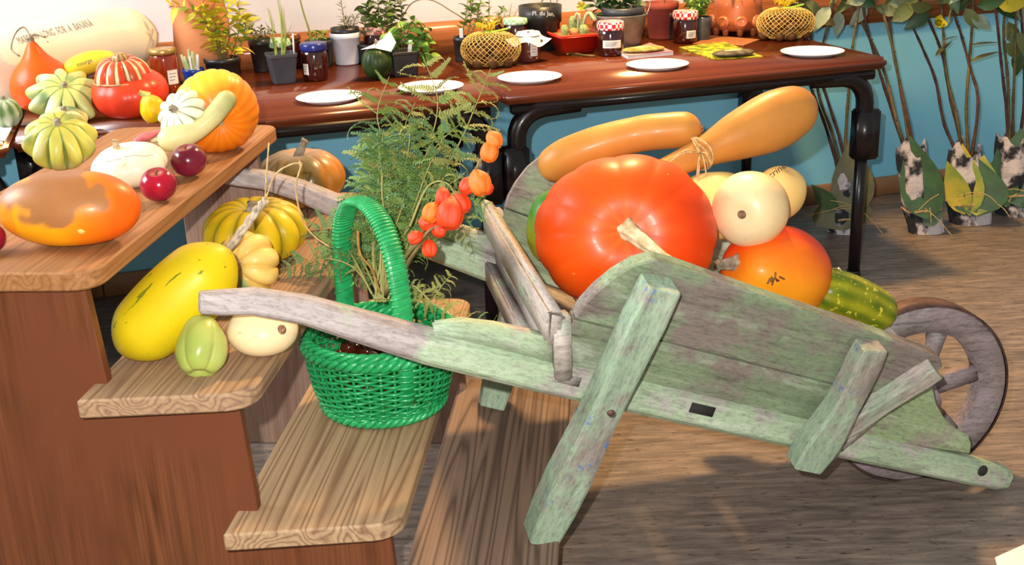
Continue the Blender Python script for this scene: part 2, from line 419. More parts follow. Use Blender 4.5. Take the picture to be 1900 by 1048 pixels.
M_ply2 = grain('far_plywood', '987a68', '8a6a58', .6, (1.2, 14, 14), 4, fine=.3, bmp=.03)
def side_poly(left):
    z = {k: v-.032 for k, v in ZB.items()}
    return [(left, 0), (-.125, 0), (-.135, z[4]), (-.362, z[4]), (-.372, z[3]), (-.590, z[3]), (-.602, z[2]), (-.812, z[2]), (-.826, z[1]), (left, z[1])]
for al, left, mt in ((A0+.045, -1.15, M_ply), (A1-.055, -1.02, M_ply2)):
    Ms = frame(Z, -BN, -BD, bp(al, 0, 0))      # grain (local x) runs upright
    add('side_panel', prism([(h_, -c_) for c_, h_ in side_poly(left)], -.011, .011, .002, 1), mt, bench, Ms, False)

# ------------------------------------------------------------------ wheelbarrow
TH = .168; bU = V3(math.cos(TH), math.sin(TH), 0); bV = V3(-math.sin(TH), math.cos(TH), 0); bW = V3(.879, 2.380, 0)
def br(L, side=-1, dz=0, db=0):
    t = (L+1.2)/1.4
    return bW + bU*L + bV*(side*(.368-.26*t+db)) + Z*(.629-.605*t+dz)
def bmid(x, y, off=0): return pp(x, y, bW+bV*off, bV)
def mirr(p): p = V3(p); return p - bV*(2*(p-bW).dot(bV))
sd = (br(.2)-br(-1.2)).normalized(); so = sd.cross(Z).normalized()
if so.dot(bV) > 0: so = -so
su = so.cross(sd); su = su if su.z > 0 else -su
LEAN = math.radians(25); pu = su*math.cos(LEAN)+so*math.sin(LEAN); pn = sd.cross(pu).normalized()
if pn.dot(bV) > 0: pn = -pn                         # outward normal of the near side
pO = br(-.5)
def sh(x, y, out=0):
    q = pp(x, y, pO+pn*out, pn)-pO; return (q.dot(sd), q.dot(pu))
M_shaft = weather('shaft_paint', 'b8aeaa', '948a86', 'acc09e', .66, 7, grad=(.12, .42), dark=.3)
M_brk = weather('bracket_paint', 'a0968a', '857a70', '96aa7e', .62, 7, seed=2, dark=.4)
M_side = weather('side_paint', '8e837a', '746a62', '889a78', .56, 5, seed=3, dark=.4)
M_leg = weather('leg_paint', '9e968c', '80786e', '9db396', .62, 6, seed=6, blue='5577b0', dark=.3)
M_grey = weather('bare_grey_wood', 'aaa09c', '8a807c', '9fae98', .16, 5, seed=9, dark=.35)
M_back = weather('backboard_wood', 'b8aea4', '958b82', 'a6b49e', .25, 6, seed=12, dark=.4)
M_iron = plain('rust_iron', '6a4a40', .6, '43312c', 30, metal=.3, bmp=.2)
M_wheelw = weather('wheel_wood', '988a8a', '7a6e6e', 'a09a98', .2, 8, seed=15, dark=.5)
M_hole = plain('mortise_dark', '2a2624', .9)
barrow = thing('wheelbarrow', 'old wooden wheelbarrow with flaking pale green paint, loaded with squashes', 'wheelbarrow', bW)
def both(name, gM, mat, smooth=True):
    """near part and its mirror twin on the far side; gM = (geometry, world matrix)"""
    g, M = gM; a = add(name, g, mat, barrow, M, smooth)
    Vw = [mirr(M @ V3(v)) for v in g[0]]
    Mr = frame(mirr(bW+M.col[0].xyz)-bW, (mirr(bW+M.col[1].xyz)-bW), -(mirr(bW+M.col[2].xyz)-bW), mirr(M.translation))
    inv = Mr.inverted(); b = add(name, ([inv @ v for v in Vw], [list(f)[::-1] for f in g[1]]), mat, barrow, Mr, smooth)
    return a, b
# shafts: handle with a slight arch, straight timber on to the tip
HL = -1.463
path, rad = [], []
for L, dz, w_, h_ in ((HL, -.012, .017, .018), (HL+.03, -.004, .019, .020), (-1.38, .012, .020, .022), (-1.30, .018, .023, .024), (-1.20, .010, .027, .028), (-1.10, .003, .030, .031), (-.9, 0, .031, .033), (-.6, .0, .031, .034), (-.2, 0, .030, .033), (.10, 0, .029, .031), (.17, 0, .028, .029), (.195, 0, .024, .022)):
    path.append(br(L, -1, dz)); rad.append((h_, w_))
oct_ = [(1, .45), (1, -.45), (.62, -1), (-.62, -1), (-1, -.5), (-1, .5), (-.62, 1), (.62, 1)]
Msh = frame(sd, so.cross(sd) if False else su.cross(sd), su, br(HL))
inv = Msh.inverted()
g = sweep([inv @ p for p in path], rad, prof=oct_, up=inv.to_3x3() @ su)
both('shaft', (bev(g, .003, 1, 25), Msh), M_shaft, False)
# cleat lying on the shaft behind the tray
def onshaft(L, dz, db): return br(L, -1, dz, db)
ql = [(-1.09, .034, .012), (-1.04, .036, .030), (-.98, .036, .038), (-.92, .034, .042), (-.86, .032, .045)]
V, F = [], []
for L, d0, hh in ql:
    V += [onshaft(L, d0, .026), onshaft(L, d0, -.026), onshaft(L, d0+hh, -.020), onshaft(L, d0+hh, .020)]
for i in range(len(ql)-1):
    for k in range(4): F.append((i*4+k, i*4+(k+1) % 4, i*4+4+(k+1) % 4, i*4+4+k))
F += [(3, 2, 1, 0), tuple(len(V)-4+k for k in range(4))]
both('shaft_cleat', (bev(([Msh.inverted() @ v for v in V], F), .004), Msh), M_shaft)
# side boards (two planks), in the plane (sd, pu)
Mp = frame(sd, pn.cross(sd) if (pn.cross(sd)).dot(pu) > 0 else -pn.cross(sd), sd.cross(pu if True else pu), pO)
Mp = frame(sd, pu, sd.cross(pu), pO); so_sign = 1 if sd.cross(pu).dot(pn) > 0 else -1
top_px = [(1052, 622), (1064, 596), (1080, 570), (1105, 543), (1140, 514), (1178, 492), (1215, 483), (1262, 496), (1420, 552), (1600, 612), (1725, 656), (1746, 668), (1750, 682)]
low_l, low_r = sh(1060, 672), sh(1545, 800)
cl, cr_ = sh(1090, 590), sh(1640, 735)      # seam between the planks
tp = [sh(*p) for p in top_px]
def seam(s): return cl[1]+(cr_[1]-cl[1])*((s-cl[0])/(cr_[0]-cl[0]))
sh0 = sh(1190, 655); 
sea_h = (sh(1300, 655)[1]+sh(1522, 706)[1])/2
up_poly = [(s, h) for s, h in tp if h > sea_h+.004]
def cross_(a, b): t = (sea_h-a[1])/(b[1]-a[1]); return (a[0]+(b[0]-a[0])*t, sea_h)
ix = [k for k, p in enumerate(tp) if p[1] > sea_h+.004]
Lc = cross_(tp[ix[0]-1], tp[ix[0]]) if ix[0] > 0 else (tp[0][0], sea_h)
tip = tp[-1]; base_r = sh(1552, 806); Rc = cross_(base_r, tip)
upper = [(Lc[0], sea_h+.0015)] + up_poly + [(Rc[0], sea_h+.0015)]
lower = [(sh(1050, 668)[0], .02)] + [p for p in tp[:ix[0]]] + [(Lc[0], sea_h-.0015), (Rc[0], sea_h-.0015), (base_r[0], .02)]
th_ = (-.028, 0) if so_sign > 0 else (0, .028)
both('side_plank', (prism(upper[::-1], th_[0], th_[1], .003, 1), Mp), M_side, False)
both('side_plank', (prism(lower[::-1], th_[0], th_[1], .0015, 1), Mp), M_side, False)
# backboard of three planks between the shafts
def bb_pt(L, side, dz, db): return br(L, side, dz, db)
def plank_between(L, dz0, dz1, th, db0, db1, name, mat, bv=.005, par=barrow):
    a = [bb_pt(L, -1, dz0, db0), bb_pt(L+th, -1, dz0, db0), bb_pt(L+th, -1, dz1, db1), bb_pt(L, -1, dz1, db1)]
    b = [bb_pt(L, 1, dz0, db0), bb_pt(L+th, 1, dz0, db0), bb_pt(L+th, 1, dz1, db1), bb_pt(L, 1, dz1, db1)]
    Mx = frame(bV, -bU, Z, (a[0]+b[0])/2); iv = Mx.inverted()
    return add(name, hexa([iv @ q for q in a], [iv @ q for q in b], bv), mat, par, Mx)
plank_between(-.895, .066, .146, .034, .030, .068, 'backboard_plank', M_back, .008)
plank_between(-.880, .006, .064, .030, .0, .030, 'backboard_plank', M_grey)
plank_between(-.905, -.038, .020, .030, -.028, -.028, 'cross_rail', M_grey)
# near / far corner block closing the backboard
Mc = frame(bU, bV, Z, br(-.865, -1, .02, .035))
both('corner_post', (mv(box(.030, .034, .125, (0, 0, .055), .004), Matrix()), Mc), M_back)
# bottom boards inside
for k in range(4):
    f0, f1 = -.86+.15*k, -.86+.15*(k+1)-.006
    a = [br(f0, -1, .0, -.03), br(f1, -1, .0, -.03), br(f1, 1, .0, -.03), br(f0, 1, .0, -.03)]
    add('bottom_board', hexa(a, [q+Z*.018 for q in a], .003), M_grey, barrow)
# front board sloping up towards the wheel
n0, n1 = pO+sd*base_r[0]+pu*.0, pO+sd*tip[0]+pu*tip[1]
fd = (n1-n0).normalized(); fw = (mirr(n0)-n0).normalized(); fn = fw.cross(fd).normalized()
if fn.dot(bU) < 0: fn = -fn
e = .012
qa = [n0-fd*.03+pn*.03, n1+pn*.018, mirr(n1+pn*.018), mirr(n0-fd*.03+pn*.03)]
Mx = frame(fw, fd, fn, (n0+mirr(n0))/2); iv = Mx.inverted()
add('front_board', hexa([iv @ (q-fn*.004) for q in qa], [iv @ (q+fn*.030) for q in qa], .007), M_back, barrow, Mx)
# axle brackets standing on the shaft, concave front edge
bn_ = su.cross(sd).normalized(); bn_ = bn_ if bn_.dot(bV) < 0 else -bn_
def bk(x, y): q = pp(x, y, br(-.1)+bn_*.016, bn_); r = q-br(-.1); return (r.dot(sd), r.dot(su))
bpx = [(1560, 806), (1640, 752), (1725, 700), (1730, 716), (1737, 748), (1752, 775), (1775, 795), (1797, 808), (1802, 822), (1800, 842)]
bpoly = [bk(*p) for p in bpx]
Mk = frame(sd, su, sd.cross(su), br(-.1)); sg = 1 if sd.cross(su).dot(bn_) > 0 else -1
both('axle_bracket', (prism(bpoly[::-1], -.018, .018, .003, 1), Mk), M_brk, False)
# legs and uprights outside the sides
def strut(name, pa, pb, w0, w1, th, mat, mid=None):
    pa, pb = V3(pa), V3(pb); d = (pb-pa).normalized(); s = pn; x = d.cross(s).normalized(); s = x.cross(d).normalized()
    if s.dot(bV) > 0: s = -s
    Mx = frame(d, x, d.cross(x), pa); iv = Mx.inverted().to_3x3(); ln = (pb-pa).length
    prof = [(1, .86), (1, -.86), (.88, -1), (-.88, -1), (-1, -.86), (-1, .86), (-.88, 1), (.88, 1)]
    n = 9; P, R = [], []
    for k in range(n):
        t = k/(n-1); bow = (mid or 0)*math.sin(PI*t); P.append(V3(ln*t, bow, 0)); wv = w0+(w1-w0)*t+.004*math.sin(t*9)
        R.append((th*(1-.1*t), wv+.006*math.sin(PI*min(1, t*1.3))))
    g = sweep(P, R, prof=prof, up=iv @ s)
    return both(name, (bev(g, .003, 1, 30), Mx), mat, False)
lt = pp(1226, 525, pO+pn*.026, pn); lb = pz(1003, 992, ZB[4])
ld = (lt-lb).normalized()
leg_n, leg_f = strut('leg', lb, lt, .030, .030, .030, M_leg)
ut, ub = pp(1617, 640, pO+pn*.026, pn), pp(1490, 862, br(-.2)+bn_*.055, bn_)
up_n, up_f = strut('upright', ub, ut, .033, .024, .024, M_leg, .010)
ba, bb_ = pp(1535, 806, pO+pn*.012, pn), pp(1734, 682, pO+pn*.012, pn)
strut('front_batten', ba, bb_, .018, .018, .022, M_back)
# mortises and pegs
for (x, y, w_, h_) in ((1303, 760, .028, .010), (1052, 704, .028, .009)):
    q = pp(x, y, br(-.5)+bn_*.031, bn_); Mx = frame(sd, su, sd.cross(su), q)
    add('mortise', box(w_*2, h_*2, .004, b=.001), M_hole if x > 1200 else M_grey, barrow, Mx)
def dot_on(x, y, P, n, r, mat, name, par):
    q = pp(x, y, P, n); add(name, lathe([(r, 0), (r*.9, .003), (r*.3, .005)], 12), mat, par, axis(n, q))
dot_on(1823, 873, br(.1)+bn_*.031, bn_, .013, M_hole, 'axle_hole', barrow)
dot_on(1133, 765, lb+pn*.028, pn, .007, M_iron, 'rusty_bolt', barrow)
# wheel
WR = .212; wc = bW + bU*.018 + Z*WR
wt = .026
wheel = add('wheel', lathe([(WR-.062, -wt*.8), (WR-.004, -wt), (WR, -wt+.004), (WR, wt-.004), (WR-.004, wt), (WR-.062, wt*.8), (WR-.062, -wt*.8)], 56, cap=False), M_wheelw, barrow, frame(bU, Z, -bV, wc))
add('iron_tyre', lathe([(WR-.001, -wt-.001), (WR+.004, -wt-.001), (WR+.004, wt+.001), (WR-.001, wt+.001)], 56, cap=False), M_iron, wheel, frame(bU, Z, -bV, wc))
add('hub', lathe([(.0, -.07), (.030, -.07), (.042, -.03), (.045, 0), (.042, .03), (.030, .07), (0, .07)], 20, cap=False), M_wheelw, wheel, frame(bU, Z, -bV, wc))
for k in range(6):
    a = math.radians(12+60*k); d = bU*math.cos(a)+Z*math.sin(a); s = d.cross(bV)
    add('spoke', hexa([wc+d*.03+s*.020*i+bV*.016*j for i, j in ((-1, -1), (1, -1), (1, 1), (-1, 1))], [wc+d*(WR-.05)+s*.019*i+bV*.013*j for i, j in ((-1, -1), (1, -1), (1, 1), (-1, 1))], .003), M_wheelw, wheel)
ax = wc
add('axle', sweep([ax-bV*.118, ax+bV*.118], .011, 12), M_iron, barrow)
# ------------------------------------------------------------------ squashes: helpers
def sit(cx, cy, rx, ry, z0):
    h = ry*.001
    for _ in range(12):
        P = pz(cx, cy, z0+h); m = mpp(P); e = elev(P); a = rx*m; v = ry*m
        h = math.sqrt(max(v*v-(a*math.sin(e))**2, .2*v*v))/math.cos(e)
    return P, a, h, m
def cdir(P): return (CO-V3(P)).normalized()
SK = {}
def sk(name, **kw):
    if name not in SK: SK[name] = skin(name, **kw)
    return SK[name]
M_stem = plain('dry_stem', 'c9b084', .8, '9a8458', 60, bmp=.4, stretch=(1, 1, 4))
M_stemg = plain('grey_stem', 'a79a86', .85, '6f6453', 60, bmp=.4)
M_scar = plain('blossom_scar', '9a7452', .8, '6d4c34', 120, bmp=.3)
M_ink = plain('black_ink', '3a3632', .6); M_faint = plain('faint_ink', '8c8272', .6)
M_raffia = plain('raffia', 'd2b47c', .75, 'a98a56', 90, bmp=.2)
def two(c1, c2, f): return lambda th, t, p: mixc(lin(c1), lin(c2), f(th, t, p))
def flat(c1, c2=None, s=9): 
    a = lin(c1); b = lin(c2 or c1)
    return lambda th, t, p: mixc(a, b, .5+nz(p, s)*1.2)
def stem(par, P0, d, l, r0, r1, mat, bend=(0, 0, 0), name='stem', seg=10, flare=1.6):
    d = V3(d).normalized(); b = V3(bend)
    pts = [V3(P0)-d*.006, V3(P0)+d*l*.12, V3(P0)+d*l*.45+b*.35, V3(P0)+d*l*.8+b*.8, V3(P0)+d*l+b*1.2]
    star = [((1+.16*math.cos(5*q))*math.cos(q), (1+.16*math.cos(5*q))*math.sin(q)) for q in [2*PI*k/20 for k in range(20)]]
    return add(name, sweep(crom(pts, 14), cr1([r0*flare, r0*1.15, r0, r1, r1*1.25], 14), prof=star), mat, par)
def squash(name, label, cat, P, M, g, mat, group=None):
    t = thing(name, label, cat, P, group); b = add('flesh', g, mat, t, M); return t, b

# ================================================================== in the wheelbarrow
G_B = 'squashes in the wheelbarrow'
# giant red pumpkin, stalk turned to the camera
P = bmid(1162, 434, -.015); m = mpp(P); ax_ = (cdir(P)+V3(.05, 0, .06)).normalized()
def cred(th, t, p):
    c = mixc(lin('e43e08'), lin('ec5a0e'), .5+nz(p, 6)); 
    if t > .8: c = mixc(c, lin('f07a22'), (t-.8)/.2*(.35+.15*math.cos(11*th)))
    return c
g = gourd(170*m, 118*m, 13, .022, .14, .1, .82, 156, 48, cred, .04, .8, sy=.86)
Mx = axis(ax_, P)
t, b = squash('giant_pumpkin', 'giant red-orange pumpkin with a thick straw stalk, filling the wheelbarrow', 'pumpkin', P, Mx, g, sk('red_skin', rough=.42, mott=.12, scale=8, coat=.08, speck='f09a4a', sp=(.70, .78)))
sp0 = P+ax_*(118*m*.86); sdir = (cR*.55-cU*.48+ax_*.75)
stem(t, sp0, sdir, .105, .0145, .0095, plain('pale_stem', 'dcc9a0', .8, 'b09868', 60, bmp=.4), cR*.014-cU*.012)
# long orange squash lying across the top
def wline(pts, off): return [bmid(x, y, o) for (x, y), o in zip(pts, off)]
P_ = wline([(1008, 322), (1048, 293), (1110, 268), (1170, 252), (1230, 243), (1302, 240)], [.30, .27, .25, .24, .22, .20]); m = mpp(P_[2])
g = body(P_, [34*m, 35*m, 34*m, 33*m, 34*m, 33*m], col=flat('cc9244', 'bc8038', 7), lump=.03)
t = thing('long_squash', 'long curved orange squash lying on top of the giant pumpkin', 'squash', P_[0]); add('flesh', g, sk('orange_skin', rough=.42, mott=.12, coat=.08), t)
add('blossom_scar', lathe([(.008, 0), (.006, .003), (.001, .004)], 12), M_scar, t, axis(P_[5]-P_[4], P_[5]))
# bottle-shaped squash with raffia around its neck
P_ = wline([(1205, 330), (1255, 305), (1310, 280), (1370, 252), (1430, 226), (1478, 204), (1511, 192)], [.14, .15, .16, .17, .18, .18, .19]); m = mpp(P_[3])
R_ = [22*m, 23*m, 29*m, 45*m, 55*m, 47*m, 26*m]
g = body(P_, R_, col=flat('c88c40', 'b87a36', 6), lump=.02, cap=(.7, 1))
t = thing('bottle_squash', 'bottle-shaped orange squash with raffia tied round its thin neck', 'squash', P_[0]); add('flesh', g, sk('orange_skin2', rough=.42, mott=.14, coat=.06), t)
add('blossom_tip', lathe([(.010, -.004), (.008, .002), (.001, .006)], 12), M_scar, t, axis(P_[6]-P_[5], P_[6]))
na = (P_[2]-P_[1]).normalized(); nc = P_[2]-na*.012; fx = na.cross(Z).normalized(); fy = na.cross(fx)
tie = []
for k in range(3):
    rr = 30*m+.001*k; tie.append(ring([nc+na*(.007*(k-1.5)+.006*math.sin(2*a+k))+(fx*math.cos(a)+fy*math.sin(a))*rr for a in [2*PI*i/28 for i in range(28)]], .0022, 5))
for k, (dx, dy) in enumerate(((-62, 20), (-50, 8), (10, 45), (-8, 42), (18, 22), (-18, -26), (-6, 60))):
    a = nc-fy*0+cdir(nc)*32*m; e_ = a+cR*dx*m-cU*dy*m+cdir(nc)*.01; tie.append(sweep(crom([a, (a+e_)/2+cU*.012+cdir(nc)*.01, e_], 8), .0018, 5))
add('raffia_tie', join(tie), M_raffia, t)
# pale squashes
def pale(name, label, x, y, rx, ry, off, c1, c2, axd, scar=True, ribs=0, dep=0, hz=.9, kw={}):
    P = bmid(x, y, off); m = mpp(P); axd = V3(axd).normalized(); Mx = axis(axd, P)
    a = max(rx, ry)*m
    g = gourd(a, a*hz, ribs, dep, .10, .12, .92, 72, 36, flat(c1, c2, 8), .03, seed=x)
    t, b = squash(name, label, 'squash', P, Mx, g, sk('pale_skin', rough=.38, mott=.10, coat=.15, scale=9, speck='e0b070', sp=(.66, .76), spscale=30), None)
    if scar: add('blossom_scar', lathe([(.010, -.004), (.009, .001), (.0065, .003), (.003, .001)], 16), M_scar, t, axis(axd, P+axd*a*hz*.90))
    return t, P, Mx, g
pale('yellow_squash', 'pale yellow squash tucked behind the round cream squash and the giant pumpkin', 1326, 382, 72, 74, .12, 'f4dc8a', 'eccb72', (0, .3, 1), False)
tq, Pq, Mq, gq = pale('peach_squash', 'peach-coloured squash with black handwriting, behind the round cream squash', 1447, 358, 47, 45, .10, 'efc878', 'e6b262', (.3, -.2, .9), False, hz=1.1)
pale('cream_squash', 'round cream squash with a brown blossom scar, perched on the orange-red squash', 1392, 388, 71, 66, -.01, 'f4dfae', 'eecb92', cdir(bmid(1392, 388))*1+V3(-.28, .0, -.18), True, hz=.88)
write_on(gq, Mq, 'Sucrine', .021, bmid(1437, 326, .10)+cdir(bmid(1437, 326, .10))*.045, cR*.75+cU*.55, cU*.8-cR*.4+cdir(Pq)*.4, M_ink, tq)
# orange-red squash
P = bmid(1440, 505, -.005); m = mpp(P); ad = (V3(-.75, -.35, .30)).normalized()
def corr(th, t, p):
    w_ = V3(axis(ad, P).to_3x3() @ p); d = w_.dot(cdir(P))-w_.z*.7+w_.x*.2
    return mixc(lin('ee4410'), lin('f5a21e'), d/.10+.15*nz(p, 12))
g = gourd(88*m, 108*m, 9, .03, .06, .1, .9, 96, 40, corr, .04)
t, b = squash('orange_red_squash', 'orange-red squash with an amber patch and corky marks, by the dark green squash', 'squash', P, axis(ad, P), g, sk('orange_red_skin', rough=.4, mott=.1, coat=.1))
stem(t, P+ad*102*m, ad*.8-cU*.2, .045, .012, .009, M_stemg)
mk_ = []
rs = random.Random(3)
for k in range(9):
    q = P+cdir(P)*.2; a = (-6+rs.uniform(-1, 1)*13, 14+rs.uniform(-1, 1)*8)
    mk_.append((1447+a[0]+rs.uniform(-4, 4), 516+a[1]-14))
bv_ = BVHTree.FromPolygons([axis(ad, P) @ v for v in g[0]], [tuple(f) for f in g[1]])
cork = []
for x, y in mk_:
    h = bv_.ray_cast(CO, ray(x, y).normalized())
    if h[0]:
        cork.append(mv(box(.012*rs.uniform(.5, 1.2), .004, .0016, b=.0006, seg=1), axis(h[1], h[0], rs.uniform(0, 3))))
add('corky_mark', join(cork), plain('cork', '8a5a2c', .9, '5e3a1c', 80), t)['kind'] = 'stuff'
# dark green squash at the front end
P_ = [bmid(1500, 532, -.01), bmid(1545, 545, -.01), bmid(1590, 562, -.01), bmid(1632, 582, -.012), bmid(1653, 594, -.012)]; m = mpp(P_[2])
def cgr(th, t, p):
    s = abs(math.cos(5*th)); return mixc(lin('4f6a14'), lin('9a9a1e'), (1-s)*1.1+.5*nz(p, 30)+.25*math.sin(t*3))
g = body(P_, [44*m, 47*m, 47*m, 42*m, 30*m], seg=60, col=cgr, ribs=10, depth=.04, cap=(.8, 1))
t = thing('marrow', 'dark green marrow with yellow flecks at the wheel end of the wheelbarrow', 'squash', P_[0]); add('flesh', g, sk('green_fleck', rough=.35, mott=.2, scale=20, speck='c8c040', sp=(.60, .64), spscale=70, streak=(1, 1, 1)), t)
# green melon peeping out on the left
P = bmid(1022, 420, .14); m = mpp(P)
g = gourd(45*m, 68*m, 0, 0, 0, 0, .9, 60, 36, lambda th, t, p: mixc(lin('3f7a24'), lin('c6ab22'), .75-t*1.1+.25*nz(p, 12)))
t, b = squash('green_melon', 'green melon peeping out between the giant pumpkin and the rounded far side', 'melon', P, axis((.15, .1, 1), P), g, sk('melon_skin', rough=.35, mott=.25, scale=24))
add('blossom_scar', lathe([(.008, -.003), (.005, .002), (.001, .003)], 10), M_scar, t, axis((.15, .1, 1), P+V3(.15, .1, 1).normalized()*68*m*.995))

# ================================================================== on the second step
Z2 = ZB[2]
P0 = bp(1.98, -.735, 0)
# yellow oblong melon leaning back
pl_n = (V3(cF.x, cF.y, 0)).normalized()
ml = [pp(x, y, bp(a, -.74, 0), BD) for x, y, a in ((222, 645, 1.745), (266, 605, 1.755), (320, 557, 1.775), (374, 506, 1.795), (426, 456, 1.815))]; m = mpp(ml[2])
def cmel(th, t, p):
    c = mixc(lin('d6bc12'), lin('c8ac10'), .5+nz(p, 8)); 
    return mixc(c, lin('a8a818'), max(0, nz(p, 14)-.2)*.8)
g = body(ml, [48*m, 65*m, 73*m, 69*m, 52*m], seg=56, n=64, col=cmel, lump=.015, cap=(1.25, 1.25))
dzm = min(v.z for v in g[0])-Z2; g = ([v-Z*dzm for v in g[0]], g[1], g[2])
ml = [p-Z*dzm for p in ml]
t = thing('yellow_melon', 'big oblong bright yellow melon with green scratches, leaning on the step', 'melon', ml[0])
Mm = dirM(ml[2], ml[4]-ml[0]); iv_ = Mm.inverted(); add('flesh', ([iv_ @ v for v in g[0]], g[1], g[2]), sk('yellow_skin', rough=.45, mott=.10, coat=.03, speck='6a7418', sp=(.63, .68), spscale=75, streak=(.28, 1, 1), bmp=.1), t, Mm)
# green chayote
P, a, h, m = sit(374, 640, 45, 52, Z2)
ad = (cdir(P)*-.50+V3(.12, .1, .8)).normalized()
g = gourd(a*1.04, h*1.16, 5, .0, .05, .30, 1.0, 100, 36, flat('b4bc68', '9caa4c', 20), .06, taper=.20, fr=lambda th, t_: 1-.30*max(0, .75-t_)*(1-abs(math.cos(2.5*th))**.5))
t, b = squash('chayote', 'light green chayote with a creased lower end, in front of the yellow melon', 'chayote', P, axis(ad, P, .45), g, sk('chayote_skin', rough=.35, mott=.15, coat=.25))
add('seed_tip', leaf(.03, .012, .2, .1), plain('seed_white', 'e8e4c4', .6), t, dirM(pp(360, 655, P+cdir(P)*a*.98, cdir(P)), -cU-cdir(P)*.2, 1))
# cream squash beside it
P, a, h, m = sit(487, 612, 65, 48, Z2)
g = gourd(a, h*1.0, 0, 0, .08, .1, .9, 72, 34, flat('f6e6c0', 'f0d6a4', 8), .02)
t, b = squash('cream_squash', 'smooth cream squash under the near wheelbarrow handle on the second step', 'squash', P, axis((.05, 0, 1), P), g, sk('pale_skin'))
sd_ = (cdir(P)+cR*.75+cU*.14).normalized(); add('blossom_scar', lathe([(.009, -.003), (.008, .001), (.004, .003), (.002, .001)], 14), M_scar, t, axis(sd_, P+V3(sd_.x*a, sd_.y*a, sd_.z*h)*.985))
# striped small pumpkin turned to the camera
P = pp(458, 492, bp(2.055, -.70, 0), BD); m = mpp(P); ad = (cdir(P)-cR*.62+cU*.02).normalized()
def cst(th, t, p):
    k = int((th/(2*PI)*9)) % 9; f = .5+.5*math.cos(9*th); base = mixc(lin('e2b658'), lin('f0cc74'), f)
    gr = mixc(lin('2f5a34'), lin('5c8a5a'), f)
    w_ = axis(ad, P, .4).to_3x3() @ p; s_ = (-cR.dot(w_)*.7-cU.dot(w_)*.6)/.055
    return mixc(base, gr, max(0, min(1, s_*2.2+.35+.5*nz(p, 20)))*(.5+.5*f) if t > .35 else 0)
g = gourd(64*m, 46*m, 9, .15, .3, .2, .85, 108, 40, cst, .02, .55)
t, b = squash('striped_pumpkin', 'small ribbed pumpkin, half straw yellow and half dark green, behind the yellow melon', 'pumpkin', P, axis(ad, P, .4), g, sk('striped_skin', rough=.4, mott=.15, scale=22))
stem(t, P+ad*30*m, ad, .03, .013, .011, M_stem, flare=1.1)
# big ribbed yellow green pumpkin
P, a, h, m = sit(472, 428, 97, 60, Z2)
def cyg(th, t, p):
    f = abs(math.cos(6*th)); c = mixc(lin('8a7c12'), lin('dcb81a'), f**.7+.3*nz(p, 9)); return mixc(c, lin('8a9440'), max(0, t-.75)*2.2)
g = gourd(a, h, 12, .13, .30, .15, .8, 144, 40, cyg, .03, .5)
t, b = squash('ribbed_pumpkin', 'ribbed yellow pumpkin shaded with green, behind the striped one on the second step', 'pumpkin', P, axis((0, -.08, 1), P), g, sk('ribbed_skin', rough=.38, mott=.22, scale=12, coat=.06))
stem(t, P+Z*h*.6, (0.1, 0, 1), .025, .012, .009, M_stemg)
PYG = P
# twisted raffia cord with loose strands
q0 = pp(424, 462, bp(1.98, -.7, 0), BD); q1 = pp(455, 420, bp(1.98, -.7, 0), BD); q2 = pp(478, 388, bp(2.0, -.7, 0), BD); q3 = pp(492, 372, bp(2.02, -.7, 0), BD); n_ = BD
cordg = []
for k in range(3):
    pts = crom([q0, q1, q2, q3], 24); ph = k*2*PI/3
    cordg.append(sweep([p+(cR*math.cos(i*.45+ph)+cU*math.sin(i*.45+ph))*.0042 for i, p in enumerate(pts)], .0045, 6))
t = thing('raffia_cord', 'twisted raffia cord with loose strands standing up above the yellow melon', 'cord', q0)
add('cord', join(cordg), plain('grey_raffia', 'c8b89e', .8, '94846e', 70, bmp=.3), t)
def pl(pts, al): return [pp(x, y, bp(al, -.7, 0), BD) for x, y in pts]
for pts in ([(492, 376), (494, 330), (499, 265)], [(492, 372), (510, 325), (540, 305), (560, 303)], [(560, 303), (549, 350), (562, 410), (585, 440), (612, 458)]):
    add('strand', sweep(crom(pl(pts, 2.02), 20), .0016, 6), M_raffia, t)
# ribbed brown pumpkin behind the far handle: it stands on the far end of the second step
P, a, h, m = sit(556, 330, 84, 55, Z2)
def cbr(th, t, p):
    f = abs(math.cos(5.5*th)); n_ = nz(p, 13); c = mixc(lin('6e5a26'), lin('c07a24'), .6+n_*1.2-.25*f); return mixc(c, lin('b0a088'), max(0, t-.66)*1.5+.3*max(0, nz(p, 30)))
g = gourd(a, h, 11, .10, .22, .15, .8, 132, 40, cbr, .03, .5)
t, b = squash('brown_pumpkin', 'ribbed brown and green pumpkin with an upright stalk, behind the far wheelbarrow handle', 'pumpkin', P, axis((0, 0, 1), P), g, sk('brown_skin', rough=.35, mott=.2, scale=16, coat=.25))
stem(t, P+Z*h*.70, (.18, 0, 1), .045, .010, .008, M_stemg, (.012, 0, 0))

# ================================================================== on the top board
Z1 = ZB[1]
